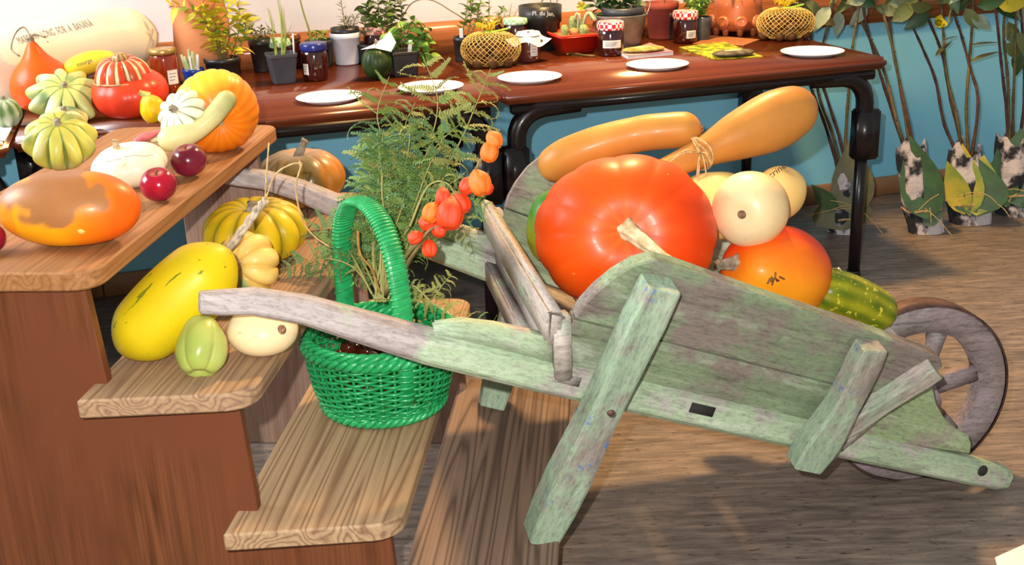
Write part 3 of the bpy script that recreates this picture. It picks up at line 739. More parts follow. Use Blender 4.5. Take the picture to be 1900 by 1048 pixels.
# big oblong orange pumpkin with a brown crust
P, a, h, m = sit(130, 386, 132, 74, Z1)
def ccr(th, t, p):
    d = math.hypot((p.x+.010)/.075, (p.z-h*.50)/.045)+.55*nz(p, 22)+.25*nz(p, 50); yf = 1 if p.y > 0 else -1
    side = mixc(lin('f0a012'), lin('ec6010'), (p.x/a)*1.5+.35*nz(p, 18))
    if p.x < -.6*a: side = mixc(side, lin('ec7a14'), .5)
    return mixc(lin('a06a3c'), side, (d-.85)*5)
g = gourd(a, h, 0, 0, .05, .1, .85, 120, 52, ccr, .035, sy=.62)
t, b = squash('crusted_pumpkin', 'large oblong orange pumpkin with a brown scab on top, nearest on the top board', 'pumpkin', P, frame(cR - Z*cR.z, -pl_n*-1, Z, P), g, sk('crusted_skin', rough=.42, mott=.18, coat=.08, scale=10))
add('blossom_scar', lathe([(.008, -.003), (.006, .002), (.001, .003)], 12), plain('pale_scar', 'e0c060', .7), t, axis(cdir(P)-cU*.35, pp(151, 427, P+cdir(P)*a*.56, cdir(P))))
# apples
def apple(label, x, y, r, z0, c1, c2, tilt):
    P, a, h, m = sit(x, y, r, r*.97, z0)
    g = gourd(a, a*.9, 5, .02, .34, .2, .9, 48, 30, lambda th, t, p: mixc(mixc(lin(c1), lin(c2), .5+nz(p, 25)), lin('d8946a'), max(0, t-.86)*4), .02, seed=x)
    t, b = squash('apple', label, 'apple', P, axis(tilt, P), g, sk('apple_skin', rough=.18, mott=.2, scale=30, coat=.4, streak=(1, 1, .3)), 'apples on the top board')
    d = V3(tilt).normalized(); add('stalk', sweep(crom([P+d*a*.5, P+d*a*.75, P+d*a*.92+V3(.004, 0, 0)], 6), .0014, 6), plain('apple_stalk', '5a4028', .8), t)
apple('dark purple-red apple behind the brighter red one on the top board', 350, 297, 33, Z1, '5e1220', '86203a', (-.1, -.2, 1))
apple('bright red apple against the crusted pumpkin on the top board', 294, 342, 34, Z1, 'a8102a', '7a1430', (.05, -.35, 1))
apple('red apple cut off by the left edge of the picture', -20, 442, 30, Z1, '9c1420', '7a1430', (0, -.2, 1))
# white flat squash
P, a, h, m = sit(240, 306, 69, 38, Z1)
g = gourd(a, h*1.05, 10, .05, .18, .1, .8, 100, 36, flat('f4ead6', 'eeddbc', 10), .04)
t, b = squash('white_squash', 'flat white squash with a cracked skin behind the crusted pumpkin', 'squash', P, axis((-.05, -.1, 1), P), g, sk('pale_skin'))
stem(t, P+Z*h*.78-V3(.02, 0, 0), (0, 0, 1), .022, .006, .005, M_stem, flare=2)
Mw = axis((-.05, -.1, 1), P); bvw = BVHTree.FromPolygons([Mw @ v for v in g[0]], [tuple(f) for f in g[1]])
for pts in ([(232, 291), (250, 288), (268, 290), (285, 287)], [(170, 308), (200, 300), (225, 294)]):
    cr = []
    for k in range(14):
        i = k/13*(len(pts)-1); j = min(int(i), len(pts)-2); f = i-j; x, y = pts[j][0]+(pts[j+1][0]-pts[j][0])*f, pts[j][1]+(pts[j+1][1]-pts[j][1])*f
        hh = bvw.ray_cast(CO, ray(x, y).normalized())
        if hh[0]: cr.append(hh[0])
    if len(cr) > 3: add('crack', sweep(cr, .0005, 5), plain('crack_brown', '8a765c', .8), t)
# pattypans
def pattypan(label, x, y, r, P, ad, c1, c2, lobes=10, amp=.22, hz=.5, roll=0, gb=1.6):
    m = mpp(P); a = r*m
    def fr_(th, t): return 1+amp*(abs(math.cos(lobes*th/2))**.55-.70)*math.exp(-((t-.54)/.19)**2)
    def cc(th, t, p):
        f = abs(math.cos(lobes*th/2)); c = mixc(lin(c1), lin(c2), .5+nz(p, 20)); v = max(0, .36-f)*3.2
        c = mixc(c, lin('f0ecd0'), max(0, nz(p, 17)-.05)*1.2); return mixc(mixc(c, lin('6a8440'), v), lin('4f7444'), max(0, nz(p+V3(3, 1, 0), 24)-.16)*gb)
    g = gourd(a*.86, a*hz, 0, 0, .10, .1, .75, 160, 56, cc, .03, fr=fr_, seed=y)
    t, b = squash('pattypan', label, 'squash', P, axis(ad, P, roll), g, sk('pattypan_skin', rough=.4, mott=.12, scale=22, coat=.15), 'pattypan squashes at the left')
    d = V3(ad).normalized(); stem(t, P+d*a*hz*.86, d, .012, .007, .006, M_stemg, flare=1.2)
Pa = pz(122, 181, .808); pattypan('pale green pattypan with fat lobes, standing behind the other two pattypans', 122, 181, 66, Pa, cdir(Pa)*.6+Z*.75+cR*.05, 'ccd080', 'a4b45c', 10, .85, .50, .3)
Pa = pz(112, 262, .872); pattypan('yellow pattypan with dark green splashes, just behind the crusted pumpkin', 112, 262, 66, Pa, cdir(Pa)*.55+Z*.8, 'ccc458', 'b4b44a', 10, .62, .72, .1)
Pa = pz(122, 226, .779); pattypan('small cream pattypan wedged between the two bigger pattypans', 122, 226, 42, Pa, cdir(Pa)*.3+Z*.9, 'ecdc9c', 'dcd070', 9, .5, .6, .2)
# orange pumpkin with a yellow green top at the far end of the top board
P, a, h, m = sit(402, 213, 79, 68, Z1)
ad = (cdir(P)*.75+cR*.12-cU*.33).normalized()
def cop(th, t, p):
    w_ = axis(ad, P).to_3x3() @ p; k = (w_.z-w_.x*.55)/a+.35*nz(p, 12)
    c = mixc(lin('ee7a10'), lin('f08c1e'), .5+.5*math.cos(20*th)+nz(p, 9)); return mixc(c, lin('d6c23a'), (k-.42)*2.6)
g = gourd(a*1.0, a*.78, 20, .025, .22, .2, .82, 120, 40, cop, .02)
P.z = Z1+a*.93
t, b = squash('orange_pumpkin', 'round orange pumpkin with a yellow-green crown at the far end of the top board', 'pumpkin', P, axis(ad, P), g, sk('orange_pumpkin_skin', rough=.42, mott=.1, coat=.08))
add('blossom_scar', lathe([(.010, -.004), (.009, .002), (.005, .004), (.002, .002)], 14), M_stem, t, axis(ad, P+ad*a*.78*.80))
# cream scalloped pattypan beside it
Pa = pp(338, 212, P+cdir(P)*a*.72, cdir(P)); pattypan('cream scalloped pattypan leaning on the round orange pumpkin', 330, 214, 52, Pa, -cR*.45+cdir(Pa)*.7+Z*.3, 'f4ecd0', 'ece2b4', 11, .40, .5, 0, 0)
# crookneck gourd lying in front of the orange pumpkin
cp = [pz(x, y, z_) for x, y, z_ in ((290, 262, Z1+.020), (325, 256, Z1+.022), (365, 240, Z1+.035), (398, 212, Z1+.065), (420, 185, Z1+.095), (428, 173, Z1+.105))]; m = mpp(cp[2])
cpl = cdir(P); cp = [pp(x, y, P+cpl*a*o_, cpl) for x, y, o_ in ((292, 262, 1.0), (325, 256, 1.02), (365, 240, 1.0), (398, 212, .98), (420, 185, .92), (429, 172, .84))]
g = body(cp, [20*m, 22*m, 18*m, 17*m, 17*m, 16*m], col=two('e6dc9c', '9aa45c', lambda th, t, p: t*1.05-.25+.5*nz(p, 18)), lump=.04)
t = thing('crookneck_gourd', 'cream to green crookneck gourd curving up across the orange pumpkin', 'gourd', cp[0]); add('flesh', g, sk('gourd_skin', rough=.45, mott=.15, scale=20), t)
stem(t, cp[0], cp[0]-cp[1], .012, .006, .005, M_stem, flare=1.1)
# pink sweet potato
sp_ = [pz(x, y, Z1+.012) for x, y in ((250, 262), (265, 256), (280, 250), (297, 243))]; m = mpp(sp_[0])
g = body(sp_, [4*m, 8*m, 7*m, 2.5*m], seg=16, n=30, lump=.1, col=flat('c06a80', 'd88c98', 40))
t = thing('sweet_potato', 'small pink sweet potato behind the white squash', 'sweet potato', sp_[0]); add('flesh', g, sk('sweet_skin', rough=.6, mott=.2, scale=40), t)
add('root_tip', sweep([sp_[3], sp_[3]+(sp_[3]-sp_[2])*.25], [.002, .0006], 6), M_stem, t)

# ================================================================== squashes on the left table
# huge cream marrow with writing along its side
mp_ = [pp(x, y, wp(0, pe, 0), WN) for x, y, pe in ((-120, 150, 3.60), (-30, 124, 3.68), (60, 100, 3.75), (150, 77, 3.82), (232, 62, 3.89), (290, 54, 3.92))]; m = mpp(mp_[3])
g = body(mp_, [62*m, 66*m, 64*m, 60*m, 58*m, 50*m], seg=48, col=flat('f0e8d0', 'e8dcbc', 6), lump=.02, cap=(1.2, 1.2))
dz_ = min(v.z for v in g[0])-TZ; g = ([v-Z*dz_ for v in g[0]], g[1], g[2]); mp_ = [p-Z*dz_ for p in mp_]
t = thing('giant_marrow', 'huge cream marrow with handwriting, lying along the wall on the left table', 'squash', mp_[2]); add('flesh', g, sk('marrow_skin', rough=.38, mott=.1, scale=7, speck='9a8a66', sp=(.72, .78), spscale=50), t)
add('blossom_scar', lathe([(.010, -.004), (.007, .002), (.001, .004)], 12), M_scar, t, axis(mp_[5]-mp_[4], mp_[5]))
oc = mp_[2].lerp(mp_[3], .48)+cdir(mp_[2])*.10+cU*.035; xd = (mp_[4]-mp_[1]).normalized()
write_on(g, Matrix(), 'MARROW  LONG  FOR  A  BANANA', .0145, oc+cU*.016, xd, cU*.7+cdir(oc)*.5, M_faint, t)
# onion-shaped orange squash with a withered stalk
P, a, h, m = sit(78, 156, 57, 50, TZ)
g = gourd(a, h*1.02, 0, 0, -.62, .1, .9, 72, 40, flat('ee6014', 'e24e0c', 8), .02, taper=.10)
t, b = squash('onion_squash', 'orange onion-shaped squash with a curled withered stalk, left of the turban squash', 'squash', P, axis((-.08, 0, 1), P), g, sk('orange_red_skin'))
tp_ = P+V3(-.08, 0, 1)*h*1.58
stem(t, tp_-Z*.02, (-.05, 0, 1), .03, .010, .008, M_stemg)
for pts in ([(0, 0), (-12, 18), (-28, 6), (-35, -22), (-20, -35)], [(0, 0), (8, 4), (28, 0)]):
    add('tendril', sweep(crom([tp_+cR*x*m+cU*y*m+Z*.012 for x, y in pts], 16), .0024, 6), M_stemg, t)
# yellow squash with ink writing behind the turban
yp = [pp(x, y, wp(0, 3.57, 0), WN) for x, y in ((122, 138), (148, 122), (180, 112), (215, 106))]; m = mpp(yp[0])
g = body(yp, [17*m, 20*m, 19*m, 11*m], col=flat('f4dc2c', 'ead04a', 10), cap=(1, .8)); dz_ = 0
t = thing('yellow_squash', 'yellow tapering squash with ink writing behind the turban squash', 'squash', yp[0]); add('flesh', g, sk('yellow_plain', rough=.4, mott=.08), t)
stem(t, yp[3]-Z*dz_, yp[3]-yp[2], .015, .006, .006, M_stem, flare=1.2)
oc = yp[1].lerp(yp[2], .3)+cdir(yp[1])*.03; write_on(g, Matrix(), 'courge', .016, oc, yp[2]-yp[1], cU+cdir(oc)*.3, M_ink, t)
# turban squash: red body, striped crown
P, a, h, m = sit(240, 172, 71, 43, TZ)
g = gourd(a, h, 10, .04, .1, .15, .72, 110, 36, lambda th, t_, p: mixc(mixc(lin('e04a24'), lin('d43820'), .5+nz(p, 8)), lin('d8a4a0'), max(0, t_-.6)*2.2*max(0, -p.x/a+.1)), .02)
t, b = squash('turban_squash', 'red turban squash with a striped ribbed crown on the left table', 'squash', P, axis((-.03, -.12, 1), P), g, sk('turban_skin', rough=.36, mott=.14, scale=10, coat=.12))
Pc = P+Z*h*.62-cR*.012+cdir(P)*.01
def ctb(th, t_, p):
    f = abs(math.cos(5*th)); c = mixc(lin('d8401e'), lin('c8502c'), f); k = abs(math.cos(5*th+.9)); s = math.sin(15*th)
    c = mixc(c, lin('ead6a0'), 1 if s > .62 else 0); return mixc(c, lin('5c5a30'), .8 if (s > .35 and s < .62) else (.4 if t_ > .78 and s > 0 else 0))
g2 = gourd(52*m, 42*m, 7, .20, .28, .1, .72, 168, 36, ctb, .02, .5)
cr_p = add('crown', g2, sk('crown_skin', rough=.35, mott=.2, scale=26, coat=.2), t, axis((0, -.15, 1), Pc))
add('crown_knob', gourd(15*m, 12*m, 6, .1, .2, .1, 1, 40, 20, two('d8a070', '6a6a38', lambda th, t_, p: .5+.5*math.sin(9*th))), SK['crown_skin'], cr_p, axis((0, -.15, 1), Pc+Z*37*m))
rg = [Pc+V3(math.cos(k*PI/20)*52*m*.99, math.sin(k*PI/20)*52*m*.99, -.006+.0*math.sin(k)) for k in range(40)]
add('crown_seam', ring(rg, .0022, 6), M_stem, t)
# small yellow gourd
P, a, h, m = sit(283, 201, 24, 25, TZ)
g = gourd(a, h*1.1, 6, .06, .05, .1, 1, 60, 30, lambda th, t_, p: mixc(lin('eebc14'), lin('c2c060'), (t_-.7)*4+.4*nz(p, 40)), .08, taper=.15)
t, b = squash('small_gourd', 'small yellow warty gourd beside the turban squash', 'gourd', P, axis((-.25, -.1, 1), P), g, sk('small_gourd_skin', rough=.4, mott=.15, scale=40))
stem(t, P+V3(-.25, -.1, 1).normalized()*h*1.0, (-.7, -.1, .4), .022, .008, .006, plain('green_stem', 'c4c06a', .6, 'a8a850'), flare=1.4)
# warty gourd at the far left
P, a, h, m = sit(10, 208, 30, 28, TZ)
g = gourd(a, h, 9, .12, .15, .1, .9, 80, 30, lambda th, t_, p: mixc(lin('5a7a3c'), lin('dce0c8'), .45+.5*math.cos(9*th)*.5+.6*nz(p, 30)), .08)
t, b = squash('mottled_gourd', 'mottled green and white ribbed gourd at the left edge of the picture', 'gourd', P, axis((.1, -.3, 1), P), g, sk('mottled_skin', rough=.4, mott=.2, scale=30))
stem(t, P+Z*h*.7, (.1, -.3, 1), .015, .006, .005, M_stemg)
sheet = [pz(x, y, TZ) for x, y in ((-60, 180), (40, 205), (10, 262), (-110, 250))]  # thin white slab standing in for a white area of the tabletop
solo('white_patch', hexa([q+Z*.0005 for q in sheet], [q+Z*.0035 for q in sheet]), plain('plain_white', 'f2f0ec', .6), 'thin white patch under the mottled gourd on the leftmost table', 'paper', smooth=False)
# ================================================================== green basket on the third step
Z3 = ZB[3]
M_wick = plain('green_paint_wicker', '22a05a', .35, '188a48', 25, spec=.5, coat=.2, bmp=.1)
M_wick2 = plain('green_paint_rim', '2aac62', .35, '1a8c4c', 40, spec=.5, coat=.25, bmp=.1)
bc = pz(714, 748, Z3); bc.z = Z3; mB = mpp(bc)
RB, RT, HB = .112, .142, .152; N = 34
basket = thing('wicker_basket', 'green painted wicker basket with a hooped handle, standing on the third step', 'basket', bc)
def brad(t): return RB+(RT-RB)*(t**.8)+.006*math.sin(PI*t)
add('base', lathe([(0, .006), (RB*.97, .006), (RB, .012), (RB*.97, .016), (0, .016)], 40, cap=False), M_wick, basket, T(bc))
for k in range(N):
    a = 2*PI*k/N; add('stake', sweep([bc+V3(math.cos(a)*brad(t), math.sin(a)*brad(t), .01+t*(HB-.01)) for t in (0, .25, .5, .75, 1)], .0030, 6), M_wick, basket)
rows = 17
for r in range(rows):
    t = .14+.70*r/(rows-1); z = t*HB; R0 = brad(t); P = []
    for k in range(N*4):
        a = 2*PI*k/(N*4); P.append(bc+V3(math.cos(a), math.sin(a), 0)*(R0+.0046*math.cos(a*N/2+PI*(r % 2)))+Z*(z+.0014*math.sin(a*3+r)))
    add('weaver', ring(P, .0031, 5), M_wick, basket)
def braid(z, R0, n, amp, rr, name):
    for s in range(3):
        P = []
        for k in range(150):
            a = 2*PI*k/150; ph = n*a+s*2*PI/3; P.append(bc+V3(math.cos(a), math.sin(a), 0)*(R0+amp*math.cos(ph))+Z*(z+amp*math.sin(ph)))
        add(name, ring(P, rr, 6), M_wick2, basket)
braid(.014, RB+.004, 16, .0065, .0058, 'foot_braid'); braid(.027, RB+.005, 18, .004, .004, 'foot_braid')
braid(HB-.010, RT+.001, 17, .0075, .0062, 'rim_braid'); braid(HB+.004, RT, 15, .006, .0052, 'rim_braid')
ha = bc+V3(.062, -RT*.88, HB); hb = bc+V3(-.078, RT*.82, HB)
hd = (hb-ha).normalized(); hx = hd.cross(Z).normalized()
hp = []
hh = .262
for k in range(41):
    a = PI*k/40; c = (ha+hb)/2; rr_ = (hb-ha).length/2
    hp.append(c-hd*(rr_*math.copysign(abs(math.cos(a))**.9, math.cos(a)))+Z*(hh*math.sin(a)**.62))
hp = [ha-Z*.10+V3(0, .012, 0)]+hp+[hb-Z*.10-V3(0, .012, 0)]
flatp = [(math.cos(q), math.sin(q)) for q in [2*PI*k/12 for k in range(12)]]
hnd = add('handle', sweep(hp, [(.0195, .0068)]*len(hp), prof=flatp, up=hx), M_wick2, basket)
hpp = crom(hp[1:-1], 140); NW = 66; wr = []
for i in range(NW*12):                      # one strand wound round the hoop
    f = i/(NW*12-1)*137; k = int(f); c_ = hpp[k].lerp(hpp[k+1], f-k); tg = (hpp[k+1]-hpp[k]).normalized(); nn = tg.cross(hx).normalized(); q_ = 2*PI*i/12
    wr.append(c_+hx*(.0205*math.cos(q_))+nn*(.0076*math.sin(q_)))
add('handle_wrapping', sweep(wr, .0024, 5), M_wick2, hnd)
# chestnuts
def nut_g(): return gourd(.0165, .0125, 0, 0, -.25, .1, .85, 20, 12, lambda th, t, p: mixc(lin('4a1c0e'), lin('b08a5c'), 1 if t < .18 else 0))
M_nut = sk('chestnut_skin', rough=.18, mott=.3, scale=40, coat=.4)
nut_me = mk('chestnut', *nut_g()[:2], M_nut, True, nut_g()[2]); rs = random.Random(11)
nuts = []
for lay, (z, rr, n) in enumerate(((.085, .10, 14), (.085, .055, 8), (.106, .075, 10), (.106, .03, 4))):
    for k in range(n):
        a = 2*PI*k/n+lay*.4; q = bc+V3(math.cos(a)*rr, math.sin(a)*rr, z+rs.uniform(-.003, .003))
        o = link('chestnut', nut_me, None, axis((rs.uniform(-1, 1), rs.uniform(-1, 1), rs.uniform(.2, 1)), q, rs.uniform(0, 6)))
        tag(o, 'shiny dark brown chestnut heaped in the green wicker basket', 'chestnut', 'chestnuts in the green basket')
# ------------------------------------------------------------------ fern fronds
M_fern = [plain('fern_green', '7c9848', .6, '628038', 60), plain('fern_dark', '688a50', .6, '507442', 60), plain('fern_olive', '98984e', .65, '7c8440', 60)]
M_rach = plain('fern_stalk', '8a9450', .6, 'a89a58', 40)
def pinna(curl, seed):
    rs = random.Random(seed); V, F = [], []; n = 13
    pts = []
    for i in range(n+1):
        t = i/n; a = curl*t*t; pts.append(V3(t*math.cos(a*.6), 0, math.sin(a)*t*.55))
    V, F = sweep(pts, [.014*(1-.7*i/n) for i in range(n+1)], 4)
    for i in range(1, n+1):
        t = i/n; l = .21*(1-.72*t)+.02; w_ = .030
        d = (pts[i]-pts[i-1]).normalized()
        for s in (-1, 1):
            o = pts[i]; q = d*.35+V3(0, s*.92, -.12+rs.uniform(-.1, .25)); q.normalize(); b = len(V)
            e = o+q*l+V3(0, 0, rs.uniform(-.05, .05)); mid = o+q*l*.55+V3(0, 0, .02)
            V += [o-d*w_, o+d*w_, mid+d*w_*1.1, mid-d*w_*1.1, e]; F += [(b, b+1, b+2, b+3), (b+3, b+2, b+4)]
    return V, F
PIN = [[mk('leaflet', *pinna(c, 5+k), M_fern[j], False) for k, c in enumerate((.2, -.6, -1.3, -2.2))] for j in range(3)]
def frond(label, pts, als, mi, lmax=.085, n=11, seed=0, start=.22):
    rs = random.Random(seed); W3 = [pp(x, y, bp(al+(.085 if k_ else .02), 0, 0), BD) for k_, ((x, y), al) in enumerate(zip(pts, als))]
    t = thing('fern_frond', label, 'fern', W3[0], 'fern fronds rising from the basket')
    C = crom(W3, 60); add('stalk', sweep(C, [.0024*(1-.75*i/59) for i in range(60)], 6), M_rach, t)
    for k in range(n):
        f = start+(1-start)*(k+.5)/n; i = min(58, int(f*59)); o = C[i]; tg = (C[i+1]-C[max(0, i-1)]).normalized()
        l = lmax*(math.sin(PI*min(1, .18+.82*(1-(f-start)/(1-start))*.9))**.7)*(1-.45*(f-start)/(1-start))
        sidev = tg.cross(cdir(o)).normalized()
        for s in (-1, 1):
            d = tg*rs.uniform(.35, .75)+sidev*s+cdir(o)*rs.uniform(-.5, .6)
            me = PIN[mi if rs.random() < .8 else (mi+1) % 3][rs.choice((0, 1, 1, 2, 2, 3))]
            link('leaflet', me, t, dirM(o, d, l*rs.uniform(.8, 1.15), rs.uniform(-.8, .8)))
    return t
FA = 2.06
FR = [
 ('fern frond curling over at the top left above the basket', [(700, 560), (690, 430), (712, 290), (700, 210), (722, 142)], (FA, FA+.05, FA+.08, FA+.1, FA+.1), 0, .10),
 ('tall fern frond crossing the white plate behind the basket', [(715, 560), (740, 430), (790, 290), (812, 190), (785, 105)], (FA, FA+.06, FA+.1, FA+.12, FA+.12), 2, .115),
 ('tall fern frond ending in a curl at the top right of the ferns', [(725, 560), (770, 420), (850, 270), (885, 190), (910, 128)], (FA, FA+.06, FA+.1, FA+.12, FA+.12), 2, .105),
 ('broad dark fern frond in the middle of the bunch', [(710, 560), (720, 450), (735, 350), (750, 240), (770, 190)], (FA, FA+.04, FA+.08, FA+.12, FA+.14), 1, .10),
 ('dark fern frond leaning left towards the brown pumpkin', [(700, 560), (695, 460), (700, 370), (705, 290), (712, 240)], (FA, FA+.03, FA+.05, FA+.06, FA+.06), 1, .095),
 ('fern frond with drooping leaflets in front of the wall', [(715, 560), (735, 430), (765, 330), (820, 260), (860, 225)], (FA, FA+.03, FA+.06, FA+.1, FA+.1), 0, .09),
 ('low fern frond spreading left over the far handle', [(705, 555), (670, 480), (630, 430), (600, 425), (585, 440)], (FA, FA+.02, FA+.06, FA+.08, FA+.08), 1, .075),
 ('fern frond trailing left over the second step', [(700, 560), (660, 500), (610, 480), (560, 490), (520, 500)], (FA, FA-.0, FA+.0, FA+.02, FA+.03), 1, .07),
 ('fern frond hanging down left of the basket handle', [(690, 545), (650, 470), (620, 450), (600, 490), (590, 530)], (FA, FA+.02, FA+.03, FA+.03, FA+.02), 0, .06),
 ('fern frond behind the basket handle', [(705, 560), (705, 480), (705, 400), (700, 350), (695, 325)], (FA, FA+.06, FA+.1, FA+.12, FA+.12), 1, .09),
 ('fern frond between the handle and the orange lanterns', [(720, 555), (750, 470), (775, 390), (785, 330), (780, 290)], (FA, FA+.02, FA+.04, FA+.06, FA+.06), 0, .09),
 ('fern frond arching right over the orange lanterns', [(725, 560), (770, 470), (830, 400), (870, 380), (905, 385)], (FA, FA, FA+.0, FA+.02, FA+.03), 0, .06),
 ('pale fern frond bent down in an arch beside the backboard', [(760, 420), (795, 345), (835, 345), (855, 410), (870, 468)], (FA, FA, FA-.02, FA-.02, FA-.02), 2, .05),
 ('fern frond lying out to the right over the basket rim', [(735, 560), (765, 530), (800, 560), (850, 590), (930, 600)], (FA-.02, FA-.04, FA-.06, FA-.06, FA-.04), 2, .05),
 ('short fern frond sticking up at the right of the basket', [(745, 560), (775, 540), (800, 555), (820, 530), (838, 508)], (FA, FA-.02, FA-.03, FA-.02, FA-.02), 2, .045),
 ('short fern frond filling the bunch behind the handle', [(712, 560), (725, 480), (715, 400), (725, 330), (745, 300)], (FA, FA+.04, FA+.08, FA+.09, FA+.1), 1, .10),
 ('dense fern frond low behind the basket', [(712, 560), (740, 500), (750, 440), (740, 390), (720, 360)], (FA, FA+.02, FA+.04, FA+.05, FA+.05), 0, .09),
]
rs = random.Random(77)
LBF = ['left of the handle', 'behind the handle top', 'right of the handle', 'in front of the dark table leg', 'against the blue wall']
for k in range(15):      # bushy filling of the bunch
    x1, y1 = ((680, 430), (690, 365), (705, 330), (720, 300), (755, 330), (700, 260), (760, 260), (800, 300), (815, 330), (680, 400), (740, 400), (780, 430), (715, 290), (835, 290), (650, 470))[k]
    FR.append(('bushy fern frond with its tip %s, number %s from the left' % (LBF[k % 5], k) if False else None, [(705+rs.uniform(-12, 16), 555), (705+(x1-705)*.35+rs.uniform(-15, 15), 555+(y1-555)*.4), (705+(x1-705)*.75+rs.uniform(-15, 15), 555+(y1-555)*.75), (x1, y1), (x1+rs.uniform(-22, 22), y1-rs.uniform(0, 26))], [FA+.02*j*rs.uniform(.2, 1.6) for j in range(5)], rs.choice((0, 1, 1, 0)), rs.uniform(.075, .10)))
for i, (lb_, pts, als, mi, lm) in enumerate(FR): frond(lb_ or 'bushy green fern frond in the thick of the bunch behind the basket handle', pts, als, mi, lm, 11, 20+i, .22 if i not in (12, 13, 14) else .12)
# dry twig inside the basket
tw = [pp(x, y, bp(FA-.02, 0, 0), BD) for x, y in ((664, 428), (668, 470), (690, 500), (706, 545))]
solo('dry_twig', sweep(crom(tw, 16), [.0028-.0012*i/15 for i in range(16)], 7), plain('yellow_twig', 'b88a40', .7, '8c642c', 50), 'bent yellow twig standing inside the hoop of the basket handle', 'twig')
# ------------------------------------------------------------------ lantern branches
def lant_g(): return gourd(1, 1.12, 5, .18, -.22, .18, .9, 40, 22, None, .05, .7)
lg_ = lant_g()
def lant_mat(n, a, b): return plain(n, a, .5, b, 25, bmp=.2)
LM = [mk('lantern', *lg_, lant_mat('lantern_red', 'ee4a14', 'd8340c')), mk('lantern', *lg_, lant_mat('lantern_orange', 'f28020', 'e06412'))]
def lbranch(label, pts, als, lans):
    W3 = [pp(x, y, bp(al, 0, 0), BD) for (x, y), al in zip(pts, als)]; t = thing('lantern_branch', label, 'flower', W3[0], 'branches of orange lanterns')
    add('stem', sweep(crom(W3, 24), [.0036-.0016*i/23 for i in range(24)], 7), plain('lantern_stem', '8c7a44', .7, '6a5a34', 40), t)
    for (x, y, r, al, kind, dx, dy) in lans:
        q = pp(x, y, bp(al, 0, 0), BD); m = mpp(q)
        l = link('lantern', LM[kind], t, axis(-(cR*dx-cU*dy+cdir(q)*.2), q) @ Matrix.Scale(r*m, 4))
        add('lantern_stalk', sweep([q-(cR*dx-cU*dy).normalized()*r*m*.9, q-(cR*dx-cU*dy).normalized()*(r*m*1.25)+Z*.004], .0012, 5), _mc['lantern_stem'], t)
al = FA-.04
lbranch('lantern branch with two orange lanterns at its tip, reaching above the far handle', [(720, 540), (790, 440), (850, 375), (890, 300), (927, 240)], (FA, al, al, al, al), [(917, 260, 16, al-.01, 1, .3, .6), (908, 282, 18, al-.015, 1, -.1, .8), (890, 340, 22, al-.01, 1, .3, .9), (868, 345, 16, al, 0, -.5, .6), (902, 348, 13, al-.01, 0, .6, .4)])
lbranch('lantern branch with a fat red lantern beside the arched fern', [(715, 545), (760, 465), (800, 415), (850, 380), (870, 370)], (FA, al, al-.02, al-.02, al-.02), [(835, 398, 27, al-.04, 0, -.1, .9), (800, 395, 18, al-.03, 1, -.3, .7), (856, 378, 18, al-.02, 0, .3, .5), (822, 365, 15, al-.01, 0, 0, .6), (795, 412, 17, al-.02, 0, -.6, .5)])
lbranch('lantern branch hanging low with a long red lantern by the handle', [(715, 550), (750, 480), (778, 448), (800, 425), (830, 415)], (FA, al-.03, al-.04, al-.04, al-.04), [(770, 441, 13, al-.05, 0, -.8, .5), (797, 462, 15, al-.05, 0, .1, 1), (815, 425, 15, al-.03, 0, 0, .7)])

# ================================================================== things on the tables
M_plate = plain('paper_plate', 'f6f4f0', .55, 'efece8', 6)
def plate(label, x, y, r, z=TZ):
    q = pz(x, y, z); m = mpp(q); R = r*m
    g = lathe([(0, .0025), (R*.72, .0025), (R*.80, .0070), (R*.97, .0135), (R, .0130), (R*.99, .0115), (R*.82, .005), (R*.74, .0004), (0, .0004)], 64, cap=False)
    t = thing('paper_plate', label, 'plate', q, 'white paper plates along the table fronts'); add('dish', g, M_plate, t, T(q))
    f = [(R*.80, .0074, R*.97, .0138)]
    V, F = [], []
    for k in range(72):
        a = 2*PI*k/72; b = len(V); w_ = .009
        for (r_, z_, s) in ((R*.80, .0066, -1), (R*.80, .0066, 1), (R*.965, .0136, 1), (R*.965, .0136, -1)):
            V.append(V3(r_*math.cos(a+s*w_), r_*math.sin(a+s*w_), z_+.0006))
        F.append((b, b+1, b+2, b+3))
    add('fluted_rim', (V, F), M_plate, t, T(q), False)
plate('white paper plate nearest the orange pumpkin on the left table', 612, 186, 62)
plate('white paper plate behind the fern tips on the left table', 800, 167, 61)
plate('white paper plate in front of the tied net bag with the yellow knot', 983, 149, 60)
plate('white paper plate in front of the book and checked jam jar', 1220, 125, 58)
plate('white paper plate at the right end of the long table', 1507, 101, 58)

M_glassd = plain('dark_jam', '2c0c0c', .08, '3c1210', 10, spec=.7, coat=.6)
M_honey = plain('amber_honey', '7a2408', .08, '94380c', 10, spec=.7, coat=.6)
M_brownjam = plain('brown_jam', '5a2c22', .1, '6a3428', 10, spec=.7, coat=.6)
M_label = plain('paper_label', 'efece4', .7, 'e2ddd2', 30)
def check_mat(name, a, b, k=60):
    m, nt, bs = nodes(name); bs.inputs['Roughness'].default_value = .4
    c = nd(nt, 'ShaderNodeTexChecker', Vector=coords(nt), Color1=(*lin(a), 1), Color2=(*lin(b), 1), Scale=float(k)); nt.links.new(c.outputs[0], bs.inputs['Base Color']); return m
M_red_check = check_mat('red_gingham', 'c8202c', 'f6e6e4', 75); M_green_check = check_mat('green_gingham', '8acb8a', 'dff0dc', 75); M_pink = check_mat('pink_dots', 'b45a5a', 'f0c4a8', 75)
